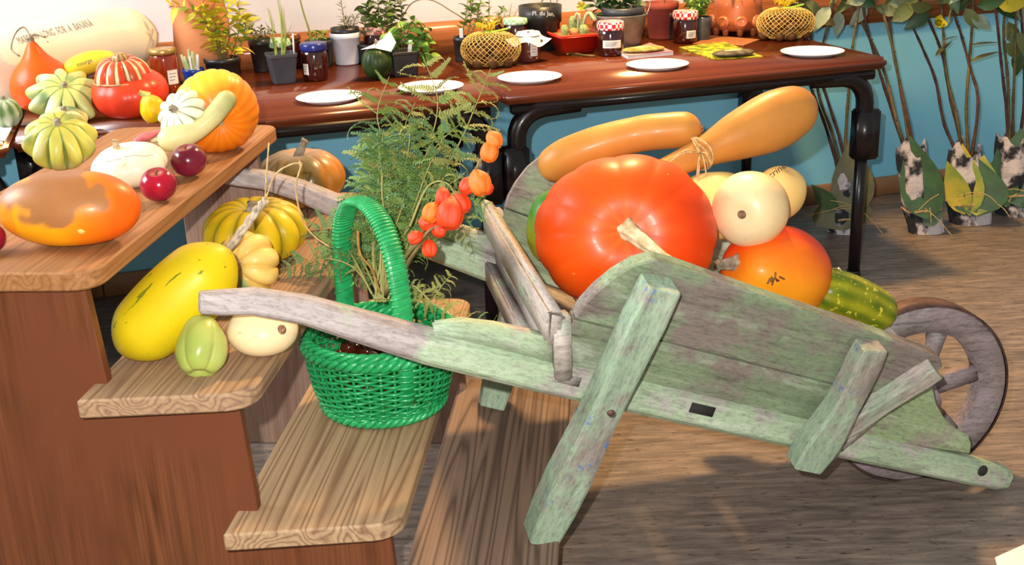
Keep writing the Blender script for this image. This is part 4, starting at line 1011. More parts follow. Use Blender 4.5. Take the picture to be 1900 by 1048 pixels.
M_gold = plain('gold_lid', 'c8a860', .25, 'b08c48', 10, metal=.7); M_copper = plain('copper_lid', 'b07040', .3, '8a5230', 10, metal=.5); M_blue = plain('blue_lid', '202a78', .25, '1c2468', 10)
def put(x, yb, wpx, z=TZ, al=None):
    q = pz(x, yb, z); m = mpp(q); r = wpx/2*m; v = V3(q.x, q.y, 0).normalized(); q = q+v*r
    over = q.dot(WN)+r*1.28-(WALL-.026)          # keep clear of the rail on the wall
    if over > 0: q = q-v*(over/v.dot(WN))
    m = mpp(q); return q, wpx/2*m, m
def jar(label, x, yb, yl, w, hl, mat, lid, lab=None, facets=0, name='jam_jar', z=TZ, text=None):
    q, r, m = put(x, yb, w, z); h = (yb-yl)*m*1.02; hl *= m
    t = thing(name, label, 'jar', q)
    seg = 12 if facets else 40
    add('glass', lathe([(0, .001), (r*.86, .001), (r*.95, .006), (r*.97, h*.25), (r*.97, h*.84), (r*.90, h*.94), (r*.84, h), (0, h)], seg, cap=False), mat, t, T(q))
    add('lid', lathe([(0, h), (r*.98, h-.003), (r*1.0, h+.002), (r*1.0, h+hl*.75), (r*.94, h+hl), (r*.80, h+hl+.001), (0, h+hl+.0005)], 40, cap=False), lid, t, T(q))
    if lab:
        lx, ly, lw, lh = lab; a0 = math.atan2(-q.y, -q.x)
        V, F = [], []; n = 10
        off = math.asin(max(-.95, min(.95, (lx-x)*m/r))); half = lw*m/2/r; zc = (yb-ly)*m
        for i in range(n+1):
            a = a0+off-half+2*half*i/n
            for zz in (zc-lh*m/2, zc+lh*m/2): V.append(V3(math.cos(a)*r*1.0, math.sin(a)*r*1.0, zz))
        for i in range(n): F.append((2*i, 2*i+2, 2*i+3, 2*i+1))
        lo = add('label', (V, F), M_label, t, T(q))
        wl = []
        for k in range(3):
            zz = zc+lh*m*(.25-.22*k); b = len(wl)
            P = [q+V3(math.cos(a0+off+half*u), math.sin(a0+off+half*u), 0)*r*1.012+Z*(zz+.0006*math.sin(u*40+k)) for u in np.linspace(-.7, .6-.2*k, 16)]
            wl.append(sweep(P, .0006, 4))
        add('handwriting', join(wl), M_ink, lo)
    return t, q, r, m, h
jar('tall honey jar with a gold lid and cream label beside the turban squash', 312, 176, 104, 50, 8, M_honey, M_gold, (326, 145, 22, 26), name='honey_jar')
jar('squat dark jam jar with a blue lid on the left table', 587, 152, 97, 50, 12, M_glassd, M_blue, (570, 129, 12, 20))
jar('dark jam jar with a green checked lid behind the square seedling pot', 519, 128, 85, 50, 12, M_glassd, M_green_check)
jar('jam jar with a copper lid at the back near the wall', 545, 112, 60, 34, 9, M_glassd, M_copper)
jar('jam jar with a pink spotted lid behind the dark green squash', 700, 112, 62, 46, 12, M_glassd, M_pink)
jar('jam jar with a red checked lid behind the blue cup', 384, 138, 110, 40, 9, M_glassd, M_red_check)
jar('jam jar with a plain gold lid behind the yellow-tied net bag', 914, 100, 46, 40, 10, M_glassd, M_gold)
jar('jam jar with a pale green lid behind the cloth-topped jar', 958, 100, 48, 46, 9, M_glassd, M_green_check)
tj, qj, rj, mj, hj = jar('brown jam jar topped with a white cloth with black dots', 982, 117, 72, 43, 6, M_brownjam, M_label, (992, 93, 15, 24))
jar('jam jar with a red checked lid and white label beside the red cactus bowl', 1133, 106, 58, 50, 13, M_glassd, M_red_check, (1136, 83, 36, 14))
jar('jam jar with a red checked lid in front of the black pots at the back', 1271, 82, 38, 47, 13, M_glassd, M_red_check, (1283, 65, 20, 14))
# cloth on the brown jar
V, F = [], []; rs = random.Random(4); seg = 48; prof_ = [(0, .016), (.55, .017), (.95, .014), (1.08, .002), (1.35, -.010), (1.75, -.020)]
for i, (f, z_) in enumerate(prof_):
    for k in range(seg):
        a = 2*PI*k/seg; w_ = max(0, f-1)*(.35*math.cos(4*a+.6)); rr = rj*(f+w_*.9); V.append(V3(rr*math.cos(a), rr*math.sin(a), hj+6*mj+z_-.010+max(0, f-1)*.014*math.cos(4*a+.6)))
for i in range(len(prof_)-1):
    for k in range(seg): F.append((i*seg+k, i*seg+(k+1) % seg, (i+1)*seg+(k+1) % seg, (i+1)*seg+k))
cl_ = add('cloth_top', (V, F), plain('white_cloth', 'f0eeea', .8, 'e6e2de', 30), tj, T(qj))
for k in range(7):
    a = k*.9+.2; f = (1.5, .8, 1.55, .6, 1.3, .75, 1.5)[k]; rr = rj*f*(1+(.12*math.cos(4*a+.6) if f > 1 else 0)); zz = hj+6*mj+(.006 if f < 1 else -.018+.007*math.cos(4*a+.6))
    add('black_dot', lathe([(.0048, -.001), (.0045, .0015), (.001, .002)], 10), M_ink, cl_, axis((math.cos(a)*(.2 if f < 1 else .9), math.sin(a)*(.2 if f < 1 else .9), .8), qj+V3(rr*math.cos(a), rr*math.sin(a), zz)))
add('string', ring([qj+V3(math.cos(k*PI/12)*rj*1.09, math.sin(k*PI/12)*rj*1.09, hj+5*mj-.006) for k in range(24)], .0012, 5), M_ink, cl_)

# ------------------------------------------------------------------ pots and plants
M_black = plain('black_plastic', '1a1c1e', .4, '24282a', 12, spec=.5)
M_soil = plain('potting_soil', '3a2a1e', .95, '1e150e', 70, bmp=.6)
M_stk = plain('plant_stem', '7a6a3a', .7, '5c5428', 40); M_stkg = plain('green_stalk', '7c8c3c', .6, '94a04a', 40)
LMAT = {'green': plain('leaf_green', '5f8434', .5, '42681f', 50), 'yellow': plain('leaf_yellow', 'dcc420', .5, 'a8b030', 45), 'olive': plain('leaf_olive', '6c7440', .5, '4c5a30', 45), 'dark': plain('leaf_dark', '2f5426', .45, '1f3d1c', 40), 'grey': plain('leaf_grey', '8c9c84', .6, '6c7e68', 40), 'bright': plain('leaf_bright', '84a83c', .5, '5a8a30', 45), 'brown': plain('leaf_brown', '7c6a30', .6, '5a4a22', 40)}
_lm = {}
def leafmesh(kind, asp, curl):
    k = (kind, asp, curl)
    if k not in _lm: _lm[k] = mk('leaf', *leaf(1, asp, .3, curl, 5), LMAT[kind])
    return _lm[k]
def round_pot(t, q, r, h, mat, taper=.78, rim=True, soil=True, name='pot'):
    pr = [(0, .001), (r*taper, .001), (r*taper*1.01, .004), (r*.965, h*.82)]
    pr += [(r*1.0, h*.83), (r*1.02, h*.85), (r*1.03, h), (r*.96, h), (r*.93, h*.86), (0, h*.86)] if rim else [(r, h), (r*.95, h), (r*.92, h*.88), (0, h*.88)]
    p = add(name, lathe(pr, 36, cap=False), mat, t, T(q))
    if soil: add('soil', lathe([(0, h*.90), (r*.5, h*.90), (r*.93, h*.875)], 24, cap=False), M_soil, p, T(q))
    return p
def square_pot(t, q, r, h, mat, taper=.75, ang=.15, name='pot'):
    def rr(s, z): return [(s*math.cos(a), s*math.sin(a), z) for a in ()]
    def sq(s, z): 
        out = []
        for (cx, cy, a0) in ((1, 1, 0), (-1, 1, .5*PI), (-1, -1, PI), (1, -1, 1.5*PI)):
            for k in range(4): a = a0+k*PI/6; out.append(V3(s*(.82*cx+.18*math.cos(a)), s*(.82*cy+.18*math.sin(a)), z))
        return out
    rings_ = [sq(r*taper*.96, .001), sq(r*taper, .006), sq(r*.95, h*.88), sq(r*1.0, h*.89), sq(r*1.0, h), sq(r*.93, h), sq(r*.90, h*.86)]
    V = [v for R in rings_ for v in R]; n = 16; F = [list(range(n))[::-1]]
    for i in range(len(rings_)-1):
        for k in range(n): F.append((i*n+k, i*n+(k+1) % n, (i+1)*n+(k+1) % n, (i+1)*n+k))
    F.append([(len(rings_)-1)*n+k for k in range(n)])
    p = add(name, bev((V, F), .001, 1, 60), mat, t, rz(q, ang), False)
    add('soil', prism([(v.x*.9*r/r, v.y*.9) for v in sq(r, 0)], h*.86, h*.885), M_soil, p, rz(q, ang)); return p
def stake(t, q, hgt, lean, w_=.006, hh=None, mat=None):
    add('plant_label', mv(box(w_, .0012, hgt, (0, 0, hgt/2)), Matrix.Rotation(lean, 4, 'Y')), mat or M_label, t, T(q), False)
def shrub(t, q, stems, nleaf, ll, asp, kind, seed, spread=.5, curl=.3, rad=.002, start=.3, smat=None, droop=0, both=None):
    """stems: list of polylines in world space"""
    rs = random.Random(seed)
    for P in stems:
        C = crom(P, 20); add('stem', sweep(C, [rad*(1-.6*i/19) for i in range(20)], 6), smat or M_stk, t)
        for k in range(nleaf):
            f = start+(1-start)*(k+rs.random()*.6)/nleaf; i = min(18, int(f*19)); o = C[i]; tg = (C[i+1]-C[i]).normalized()
            a = k*2.4+rs.uniform(-.4, .4); x = tg.cross(V3(.3, .9, .1)).normalized(); y = tg.cross(x)
            d = tg*rs.uniform(.2, .9)*(1-droop)+(x*math.cos(a)+y*math.sin(a))*spread*2-Z*droop
            kd = kind if (both is None or rs.random() < (.85 if kind == 'yellow' else .6)) else both
            link('leaf', leafmesh(kd, asp, curl), t, dirM(o, d, ll*rs.uniform(.65, 1.15), rs.uniform(-1, 1)))
def up_stems(q, h0, n, h, spread, seed, lean=(0, 0)):
    rs = random.Random(seed); out = []
    for k in range(n):
        a = 2*PI*k/n+rs.uniform(-.4, .4); d = V3(math.cos(a), math.sin(a), 0)*spread*rs.uniform(.5, 1.1)+V3(lean[0], lean[1], 0)
        b = V3(q)+Z*h0+V3(math.cos(a), math.sin(a), 0)*min(.012, spread*.3)
        hh_ = h*rs.uniform(.75, 1.1); out.append([b, b+Z*hh_*.35+d*.2, b+Z*hh_*.7+d*.6, b+Z*hh_+d])
    return out
def pxstem(q, pts): 
    n = V3(q.x, q.y, 0).normalized(); return [pp(x, y, q, n) for x, y in pts]

# -- left table
# terracotta vase
q, r, m = put(381, 116, 108); t = thing('terracotta_vase', 'tall terracotta vase against the wall behind the yellow-leaved plant', 'vase', q)
add('body', lathe([(0, .001), (r*.92, .001), (r*1.0, .02), (r*.97, .10), (r*.90, .20), (r*.84, .28), (r*.86, .33), (r*.78, .33), (r*.76, .28), (0, .27)], 44, cap=False), plain('terracotta_pale', 'd68a58', .8, 'c07444', 8, bmp=.1), t, T(q))
add('rim', ring([q+V3(math.cos(k*PI/16)*r*.84, math.sin(k*PI/16)*r*.84, .332) for k in range(32)], .006, 8), plain('terracotta_pale', 'd68a58'), t)
# yellow-leaved plant
q, r, m = put(417, 158, 64); h = 46*m; t = thing('potted_plant', 'yellow-leaved plant in a black pot in front of the terracotta vase', 'plant', q); round_pot(t, q, r, h, M_black, .85)
n = V3(q.x, q.y, 0).normalized()
st = [pxstem(q, p) for p in ([(415, 110), (405, 70), (395, 30), (370, 5)], [(410, 110), (395, 60), (360, 20), (310, 10)], [(420, 110), (425, 60), (420, 20), (405, -15)], [(425, 110), (440, 70), (445, 35), (440, 5)], [(428, 112), (448, 80), (455, 50), (452, 30)], [(412, 110), (400, 80), (385, 50), (380, 25)])]
shrub(t, q, st, 26, .050, .36, 'yellow', 1, .5, .25, .0016, .12, both='bright')
shrub(t, q, up_stems(q, h*.9, 7, .07, .03, 2), 3, .012, .3, 'brown', 3, .4)
# blue cup with cut stalks
q, r, m = put(362, 162, 40); h = 32*m; t = thing('blue_cup', 'blue plastic cup of fleshy cuttings beside the honey jar', 'cup', q); round_pot(t, q, r, h, plain('blue_plastic', '1e44a8', .3, '16388c', 10, spec=.6), .7, False, name='cup')
for k, (dx, dy, ln) in enumerate(((-.012, .0, .055), (-.004, .006, .075), (.004, -.004, .07), (-.018, .006, .06), (.012, .004, .05))):
    add('cutting', body([q+V3(dx, dy, h*.7), q+V3(dx*1.3, dy, h*.7+ln*.5), q+V3(dx*1.8, dy, h*.7+ln)], [.006, .007, .004], seg=12, n=16), plain('pale_cutting', 'c8d0a0', .5, '9cac6c', 30), t)
stake(t, q+V3(.012, -.004, h*.7), .06, .15, .008)
stake(t, q+V3(.000, -.012, h*.7), .055, -.05, .006)
# square seedling pot with leek shoots
q, r, m = put(527, 158, 54); h = 55*m; t = thing('potted_plant', 'green shoots and a white stick in a square grey pot, left table front', 'plant', q); square_pot(t, q, r*.98, h, plain('grey_plastic', '30353c', .45, '3c424a', 15), .74, AW+.05)
for pts in ([(524, 105), (523, 60), (520, 25), (513, -10)], [(526, 105), (529, 70), (524, 35), (522, 10)], [(513, 105), (509, 75), (503, 40), (496, 14)]):
    P = pxstem(q, pts); add('shoot', sweep(crom(P, 16), [(.0045*(1-.75*i/15), .0035*(1-.8*i/15)) for i in range(16)], 8), plain('shoot_green', 'a4b04a', .5, '7c9440', 20), t)
for pts in ([(524, 100), (532, 65), (540, 30), (533, 10)], [(512, 100), (506, 68), (497, 38)]): link('leaf', leafmesh('bright', .12, .1), t, dirM(pxstem(q, pts)[0], pxstem(q, pts)[2]-pxstem(q, pts)[0], .11))
P = pxstem(q, [(546, 106), (543, 62)]); add('plant_label', sweep(P, .0026, 8), M_label, t)
# small-leaved plant in a tapered black pot
q, r, m = put(487, 136, 40); h = 60*m; t = thing('potted_plant', 'small grey-green herb in a tall black pot left of the green-lidded jar', 'plant', q); round_pot(t, q, r, h, M_black, .7)
shrub(t, q, up_stems(q, h*.88, 5, .06, .035, 8), 15, .024, .32, 'olive', 9, .6, .2, .0014, .2)
# black pot with a long bare stalk behind the blue-lidded jar
q, r, m = put(596, 128, 50); h = 50*m; t = thing('potted_plant', 'long bare stalk in a black pot behind the blue-lidded jar', 'plant', q); round_pot(t, q, r, h, M_black, .8)
add('stalk', sweep(crom(pxstem(q, [(577, 80), (573, 55), (562, 20), (551, -25)]), 16), [.0034-.0012*i/15 for i in range(16)], 8), M_stkg, t)
shrub(t, q, up_stems(q, h*.9, 4, .035, .03, 10), 6, .022, .45, 'bright', 11, .6, .4, .0015, .3)
# white pot with rosemary
q, r, m = put(645, 120, 55); h = 58*m; t = thing('potted_plant', 'spiky herb in a white plastic pot on the left table', 'plant', q); round_pot(t, q, r, h, plain('white_plastic', 'e4e8f0', .35, 'd4dae6', 6), .78, soil=False)
round_pot(t, q+Z*.012, r*.93, h*1.04, M_black, .8, name='inner_pot')
shrub(t, q, [pxstem(q, p) for p in ([(640, 60), (638, 35), (634, 10), (630, -20)], [(655, 60), (656, 45), (662, 30), (672, 22)], [(648, 60), (646, 45), (640, 34)])], 26, .030, .12, 'olive', 12, .6, .1, .0016, .1, both='brown')
# dark green squash
P, a, h, m = sit(699, 116, 29, 30, TZ)
g = gourd(a, h, 12, .04, .15, .1, .9, 72, 30, two('1e3418', '384a20', lambda th, t_, p: .5+nz(p, 40)), .03)
t, b = squash('dark_squash', 'small dark green round squash between the white pot and the black square pot', 'squash', P, axis((0, -.1, 1), P), g, sk('dark_green_skin', rough=.4, mott=.3, scale=30, speck='a09a58', sp=(.70, .76), spscale=80))
stem(t, P+Z*h*.8, (.1, 0, 1), .03, .005, .004, M_stemg)
# paper folded over it
pc = P+Z*h*.95
V = [pc+V3(-.045, -.012, -.004), pc+V3(.0, -.03, .002), pc+V3(.05, -.025, -.012), pc+V3(.065, .0, .012), pc+V3(.045, .03, .045), pc+V3(.02, .02, .022), pc+V3(-.01, .01, .006)]
solo('paper_scrap', bev((V+[v-Z*.001 for v in V], [(0, 1, 6), (1, 2, 5, 6), (2, 3, 4, 5), (13, 8, 7), (13, 12, 9, 8), (12, 11, 10, 9)]+[(i, (i+1) % 7, 7+(i+1) % 7, 7+i) for i in range(7)]), .0002, 1), M_label, 'torn white paper label on top of the dark green squash', 'paper', smooth=False)
# leafy shrub pots behind
q, r, m = put(690, 98, 60); h = 36*m; t = thing('potted_plant', 'bushy round-leaved shrub behind the pink spotted jar', 'plant', q); round_pot(t, q, r, h, M_black, .8)
shrub(t, q, [pxstem(q, p) for p in ([(675, 75), (678, 40), (684, 10), (688, -30)], [(692, 75), (700, 45), (702, 15), (698, -20)], [(700, 75), (712, 50), (715, 20), (722, -20)], [(684, 75), (692, 55), (686, 30), (676, 10)])], 22, .042, .5, 'green', 14, .6, .2, .0022, .15, both='olive')
q, r, m = put(735, 98, 46); h = 34*m; t = thing('potted_plant', 'upright small-leaved shrub left of the table joint, at the back', 'plant', q); round_pot(t, q, r, h, M_black, .8)
shrub(t, q, [pxstem(q, p) for p in ([(725, 75), (728, 40), (733, 5), (735, -30)], [(735, 75), (742, 45), (745, 15), (738, -20)], [(730, 70), (720, 45), (724, 20), (722, 0)])], 26, .030, .55, 'olive', 15, .6, .2, .002, .15, both='green')
add('twig', sweep(crom(pxstem(q, [(742, 40), (765, 5), (800, 0), (840, 22), (872, 42)]), 24), .0016, 6), M_stk, t)
# black square pot with geranium-like leaves
q, r, m = put(750, 144, 54); h = 46*m; t = thing('potted_plant', 'light green leafy plant in a square black pot behind the fern tips', 'plant', q); square_pot(t, q, r*.98, h, M_black, .85, AW)
shrub(t, q, [pxstem(q, p) for p in ([(745, 100), (735, 85), (725, 72), (718, 62)], [(750, 100), (752, 75), (760, 50), (770, 35)], [(755, 100), (770, 85), (785, 75), (795, 80)], [(748, 100), (745, 75), (745, 60), (738, 50)], [(758, 100), (775, 75), (782, 60), (790, 48)], [(760, 102), (778, 100), (792, 100), (800, 108)])], 17, .042, .62, 'bright', 16, .7, .35, .0022, .25, both='green')
stake(t, q+V3(.022, -.02, h*.8), .05, .15, .012)

# -- right table
q, r, m = put(861, 116, 36); h = 45*m; t = thing('potted_plant', 'tall leafy stems in a small black pot with a white label by the net bag', 'plant', q); round_pot(t, q, r, h, M_black, .85)
shrub(t, q, [pxstem(q, p) for p in ([(858, 75), (860, 50), (866, 20), (868, -20)], [(864, 75), (872, 45), (876, 10), (884, -20)], [(866, 75), (880, 50), (888, 20), (895, -15)])], 20, .032, .55, 'bright', 17, .6, .2, .0018, .3, both='olive')
stake(t, q+V3(-.004, -.018, h*.78), .048, .0, .012)
q, r, m = put(905, 84, 60); h = 34*m; t = thing('potted_plant', 'reddish-leaved seedling in a black pot behind the gold-lidded jar', 'plant', q); round_pot(t, q, r, h, M_black, .8)
shrub(t, q, [pxstem(q, p) for p in ([(905, 50), (907, 25), (908, -15)], [(910, 50), (925, 30), (935, 10)], [(895, 50), (888, 35), (885, 22)])], 11, .022, .55, 'brown', 18, .6, .2, .002, .1, both='green')
q, r, m = put(940, 84, 44); h = 34*m; t = thing('potted_plant', 'grey feathery herb behind the green-lidded jar on the long table', 'plant', q); round_pot(t, q, r, h, M_black, .8)
shrub(t, q, up_stems(q, h*.9, 7, .09, .035, 19), 14, .022, .12, 'grey', 19, .5, .3, .0014, .1)
# net bags of nuts
M_net = plain('yellow_net', 'd0a83c', .6, 'd8c078', 40); M_nety = plain('yellow_net_bunch', 'e2c41c', .6, 'cfa818', 40); M_tie = plain('lime_tie', 'a8d040', .5, '8cb830', 20)
wal_me = mk('walnut', *gourd(.0185, .017, 2, .06, .05, .05, 1, 20, 14, two('6a441e', '4a2c14', lambda th, t_, p: .5+1.5*nz(p, 160)), .08)[:2], sk('walnut_skin', rough=.6, mott=.3, scale=120, bmp=.5), True, [lin('5e3c1c')]*(20*13+2))
def netbag(label, x, yb, w_, hpx, seed, where):
    q, r, m = put(x, yb, w_); H_ = hpx*m; rs = random.Random(seed); t = thing('net_bag', label, 'net bag', q)
    def surf(a, s):   # s 0 bottom .. 1 neck
        ph = -PI/2*.80+s*(PI/2*.80+PI/2*.86); rr = r*max(.10, math.cos(ph)**.72)*(1+.03*math.sin(3*a+seed)); return q+V3(rr*math.cos(a), rr*math.sin(a)*.8, H_*.5+H_*.5*math.sin(ph)*1.04+.002)
    gs = []; n = 32
    for dr in (-1, 1):
        for k in range(n):
            P = [surf(2*PI*k/n+dr*s*1.55, .06+.94*s) for s in [i/22 for i in range(23)]]; gs.append(sweep(P, .0010, 4, caps=False))
    add('net', join(gs), M_net, t)['kind'] = 'stuff'
    neck = q+Z*H_*1.0; bn = []
    for k in range(46):
        a = rs.uniform(0, 2*PI); e_ = rs.uniform(.018, .04); d = V3(math.cos(a)*e_, math.sin(a)*e_*.8, rs.uniform(.018, .038)); bn.append(sweep(crom([neck-Z*.006, neck+d*.5+Z*.006, neck+d, neck+d*1.1-Z*.012], 8), .0011, 4))
    add('bunched_top', join(bn), M_nety, t)['kind'] = 'stuff'
    add('tie', join([ring([neck+V3(math.cos(k*PI/8)*.011, math.sin(k*PI/8)*.011, .002) for k in range(16)], .0038, 6), sweep(crom([neck+V3(-.012, -.01, .0), neck+V3(.02, -.014, .004), neck+V3(.062, -.012, .012)], 10), .0036, 6)]), M_tie, t)
    k = 0
    for (zz, rr, nn) in ((.018, .84, 9), (.018, .45, 5), (.018, 0, 1), (.046, .72, 8), (.046, .30, 3), (.066, .28, 3)):
        if zz > H_-.02: continue
        for j in range(nn):
            a = 2*PI*j/nn+rs.uniform(-.15, .15)+zz*40; rad_ = max(0, r*rr-.008); o = link('walnut', wal_me, None, axis((rs.uniform(-1, 1), rs.uniform(-1, 1), rs.uniform(-1, 1)), q+V3(rad_*math.cos(a), rad_*math.sin(a)*.78, zz)))
            tag(o, 'brown walnut in the yellow %s' % where, 'walnut', 'walnuts in the %s' % where)
netbag('yellow net bag of walnuts with a lime green tie, near the table joint', 911, 132, 112, 62, 1, 'net bag near the table joint')
netbag('yellow net bag of walnuts near the right end of the long table', 1455, 80, 108, 56, 2, 'net bag at the right end of the table')
# big black pot with white writing
q, r, m = put(1004, 92, 78); h = 80*m; t = thing('potted_plant', 'large black pot with white handwriting behind the red cactus bowl', 'plant', q)
gp = lathe([(0, .001), (r*.80, .001), (r*.93, h*.60), (r*1.0, h*.62), (r*1.02, h), (r*.96, h), (r*.93, h*.86), (0, h*.86)], 48, cap=False)
pt_ = add('pot', gp, M_black, t, T(q)); add('soil', lathe([(0, h*.90), (r*.93, h*.87)], 24, cap=False), M_soil, pt_, T(q))
oc = pp(1008, 27, q+cdir(q)*r, cdir(q)); write_on(gp, T(q), 'Pl. du Jan.', .020, oc-cU*.006, cR, cU, plain('white_ink', 'f0f0ee', .6), pt_)
shrub(t, q, [pxstem(q, p) for p in ([(1004, 20), (1005, 5), (1006, -25)], [(1030, 40), (1032, 15), (1036, -15)], [(1022, 40), (1022, 15), (1020, -15)])], 14, .03, .08, 'olive', 21, .5, .1, .0022, .2)
# red square bowl of cacti
q, r, m = put(1067, 101, 66); h = 37*m; t = thing('cactus_bowl', 'red square bowl planted with small cacti', 'plant', q)
def sqr(s, z): return [V3(s*a, s*b, z) for a, b in ((-1, -1), (1, -1), (1, 1), (-1, 1))]
hw = 30*m; rg_ = [sqr(hw*.92, .001), sqr(hw*1.38, h*.88), sqr(hw*1.46, h*.89), sqr(hw*1.48, h), sqr(hw*1.36, h), sqr(hw*1.30, h*.8)]
V = [v for R in rg_ for v in R]; F = [(3, 2, 1, 0)]+[(i*4+k, i*4+(k+1) % 4, i*4+4+(k+1) % 4, i*4+4+k) for i in range(5) for k in range(4)]+[(20, 21, 22, 23)]
bw_ = add('bowl', bev((V, F), .003, 2, 20), plain('red_plastic', 'ec3c22', .35, 'd8301a', 10, spec=.5), t, rz(q, AW))
add('gravel', prism([(v.x, v.y) for v in sqr(hw*1.3, 0)], h*.80, h*.9), plain('tan_gravel', 'c08a4c', .9, '9a6a38', 90, bmp=.6), bw_, rz(q, AW))
M_cac = plain('cactus_green', '6c8a4a', .6, 'a0b070', 90, bmp=.5)
def cactus(x, y, r_, hgt, off):
    c = q+V3(off[0], off[1], h*.85); g = gourd(r_, hgt, 14, .12, .1, .1, .8, 56, 24, None, 0, .6); add('cactus', g, M_cac, t, T(c+Z*hgt*.85))
cactus(0, 0, .014, .021, (-.036, -.025)); cactus(0, 0, .017, .020, (.030, -.022)); cactus(0, 0, .015, .034, (-.005, .02))
add('pebble', gourd(.017, .013, 0, 0, 0, 0, 1, 24, 14, None, .2), plain('orange_pebble', 'c88a50', .7), t, T(q+V3(-.004, -.02, h*.9+.010)))
for k in range(9):
    rs = random.Random(30+k); b0 = q+V3(.022+rs.uniform(-.012, .012), .012+rs.uniform(-.01, .01), h*.88); d = V3(rs.uniform(-.02, .05), rs.uniform(-.03, .01), 0)
    add('succulent_stem', sweep(crom([b0, b0+Z*.045+d*.3, b0+Z*.07+d*.8, b0+Z*.045+d*1.4], 12), .0035, 6), plain('succulent', 'b4c09c', .55, '90a478', 30), t)
add('dry_twig', sweep(crom([q+V3(-.03, -.05, .004), q+V3(.0, -.055, .006), q+V3(.05, -.048, .004)], 12), .003, 6), M_stk, None) if False else None
tw = [pz(x, y, TZ+.005) for x, y in ((1052, 101), (1062, 98), (1080, 102), (1104, 104))]
solo('forked_twig', join([sweep(crom(tw, 12), .0032, 7), sweep(crom([tw[0], tw[1]-cU*.004, tw[2]-cU*.006], 8), .0024, 7)]), M_stk, 'short forked twig lying in front of the red cactus bowl', 'twig')
# zinc bucket with a pot inside
q, r, m = put(1150, 96, 84); h = 62*m; t = thing('zinc_bucket', 'grey zinc bucket with a wire handle behind the checked jam jar', 'bucket', q); M_zinc = plain('zinc', '8a8482', .4, '6a6462', 12, metal=.6)
add('body', lathe([(0, .001), (r*.86, .001), (r*.88, .006), (r*1.18, h*.94), (r*1.22, h), (r*1.18, h), (r*.86, .01), (0, .01)], 44, cap=False), M_zinc, t, T(q))
add('rim', ring([q+V3(math.cos(k*PI/20)*r*1.2, math.sin(k*PI/20)*r*1.2, h) for k in range(40)], .003, 6), M_zinc, t)
add('wire_handle', sweep(crom([q+V3(-r*1.2, 0, h), q+V3(-r*.5, r*1.2, h*1.02), q+V3(r*.5, r*1.25, h*1.12), q+V3(r*1.35, r*.5, h*1.30), q+V3(r*1.22, 0, h)], 30), .0022, 6), M_zinc, t)
t = thing('potted_plant', 'dark grey pot of plants and a yellow flower standing inside the zinc bucket', 'plant', q+Z*.012); round_pot(t, q+V3(.012, 0, .012), r*.92, h*1.12, plain('grey_plastic', '30353c'), .8)
shrub(t, q, [pxstem(q, p) for p in ([(1140, 40), (1125, 25), (1108, 12), (1100, -5)], [(1145, 35), (1135, 15), (1130, -10)], [(1150, 35), (1155, 10), (1160, -20)], [(1165, 35), (1175, 10), (1178, -20)])], 16, .06, .5, 'dark', 22, .6, .3, .0025, .1, both='olive')
fc = pxstem(q, [(1079, 12)])[0]
for k in range(16): link('petal', leafmesh('yellow', .45, .2), t, dirM(fc, cdir(fc)*.5+cR*math.cos(k*2.4)+cU*math.sin(k*2.4), .022, k))
add('flower_stalk', sweep(crom([q+V3(-.02, 0, h), pxstem(q, [(1100, 25)])[0], fc], 10), .0018, 6), M_stkg, t)
# books
def book(label, px, th, cover, pages, name='book'):
    P = [pz(x, y, TZ+th) for x, y in px]; b0 = [V3(p.x, p.y, TZ+.0005) for p in P]; t = thing(name, label, 'book', sum(b0, V3(0, 0, 0))/4)
    c = sum(P, V3(0, 0, 0))/4; shr = lambda p, s: c+(p-c)*s
    add('pages', hexa([shr(p, .985)*1-Z*(th-.002) for p in P], [shr(p, .985)-Z*.002 for p in P]), pages, t, None, False)
    add('cover', hexa([p-Z*.002 for p in P], P), cover, t, None, False); add('back_cover', hexa([p+Z*.0 for p in b0], [p+Z*.0016 for p in b0]), cover, t, None, False)
book('book with a pink and cream cover under a flat ammonite-like slice', [(1150, 95), (1165, 103), (1250, 95), (1206, 79)], .014, plain('book_cover', 'd8b8a0', .4, 'b87890', 9), M_label)
book('thin yellow-green booklet under a flat grey stone', [(1260, 87), (1325, 109), (1415, 104), (1344, 77)], .004, plain('booklet_cover', 'c8c024', .4, '6a7a1c', 30, lo=.45, hi=.55), M_label, 'booklet')
def flat_stone(label, x, y, rx, z0, c1, c2, h_):
    q = pz(x, y, z0+h_); m = mpp(q); a = rx*m
    g = gourd(a, h_, 0, 0, 0, 0, .6, 60, 16, two(c1, c2, lambda th, t_, p: .5+nz(p, 50)*1.3), .1, sy=.55); dz = min(v.z for v in g[0]); o = V3(q.x, q.y, z0-dz)
    t, b = squash('flat_stone', label, 'stone', o, rz(o, AW), g, sk('stone_skin', rough=.7, mott=.3, scale=60, bmp=.4, coat=0))
    add('pale_patch', gourd(a*.45, h_*.25, 0, 0, 0, 0, .7, 30, 10, None, .2, sy=.5), plain('pale_patch', 'e0cc90', .7, 'c8b070', 60), t, rz(o+Z*h_*.85+cR*.0, AW))
flat_stone('flat olive and yellow slice lying on the pink book', 1195, 91, 42, TZ+.014, '8a8440', 'b8a860', .008)
flat_stone('flat grey stone with a pale patch lying on the yellow-green booklet', 1362, 98, 42, TZ+.004, '6c6450', '4c4638', .010)
ks = [pz(x, y, TZ) for x, y in ((1285, 82), (1320, 66), (1410, 74), (1380, 85))]
solo('kraft_card', hexa([p+Z*.0005 for p in ks], [p+Z*.002 for p in ks]), plain('kraft', 'a0683a', .7, '8c582e', 30), 'sheet of brown card lying behind the yellow-green booklet', 'card', smooth=False)
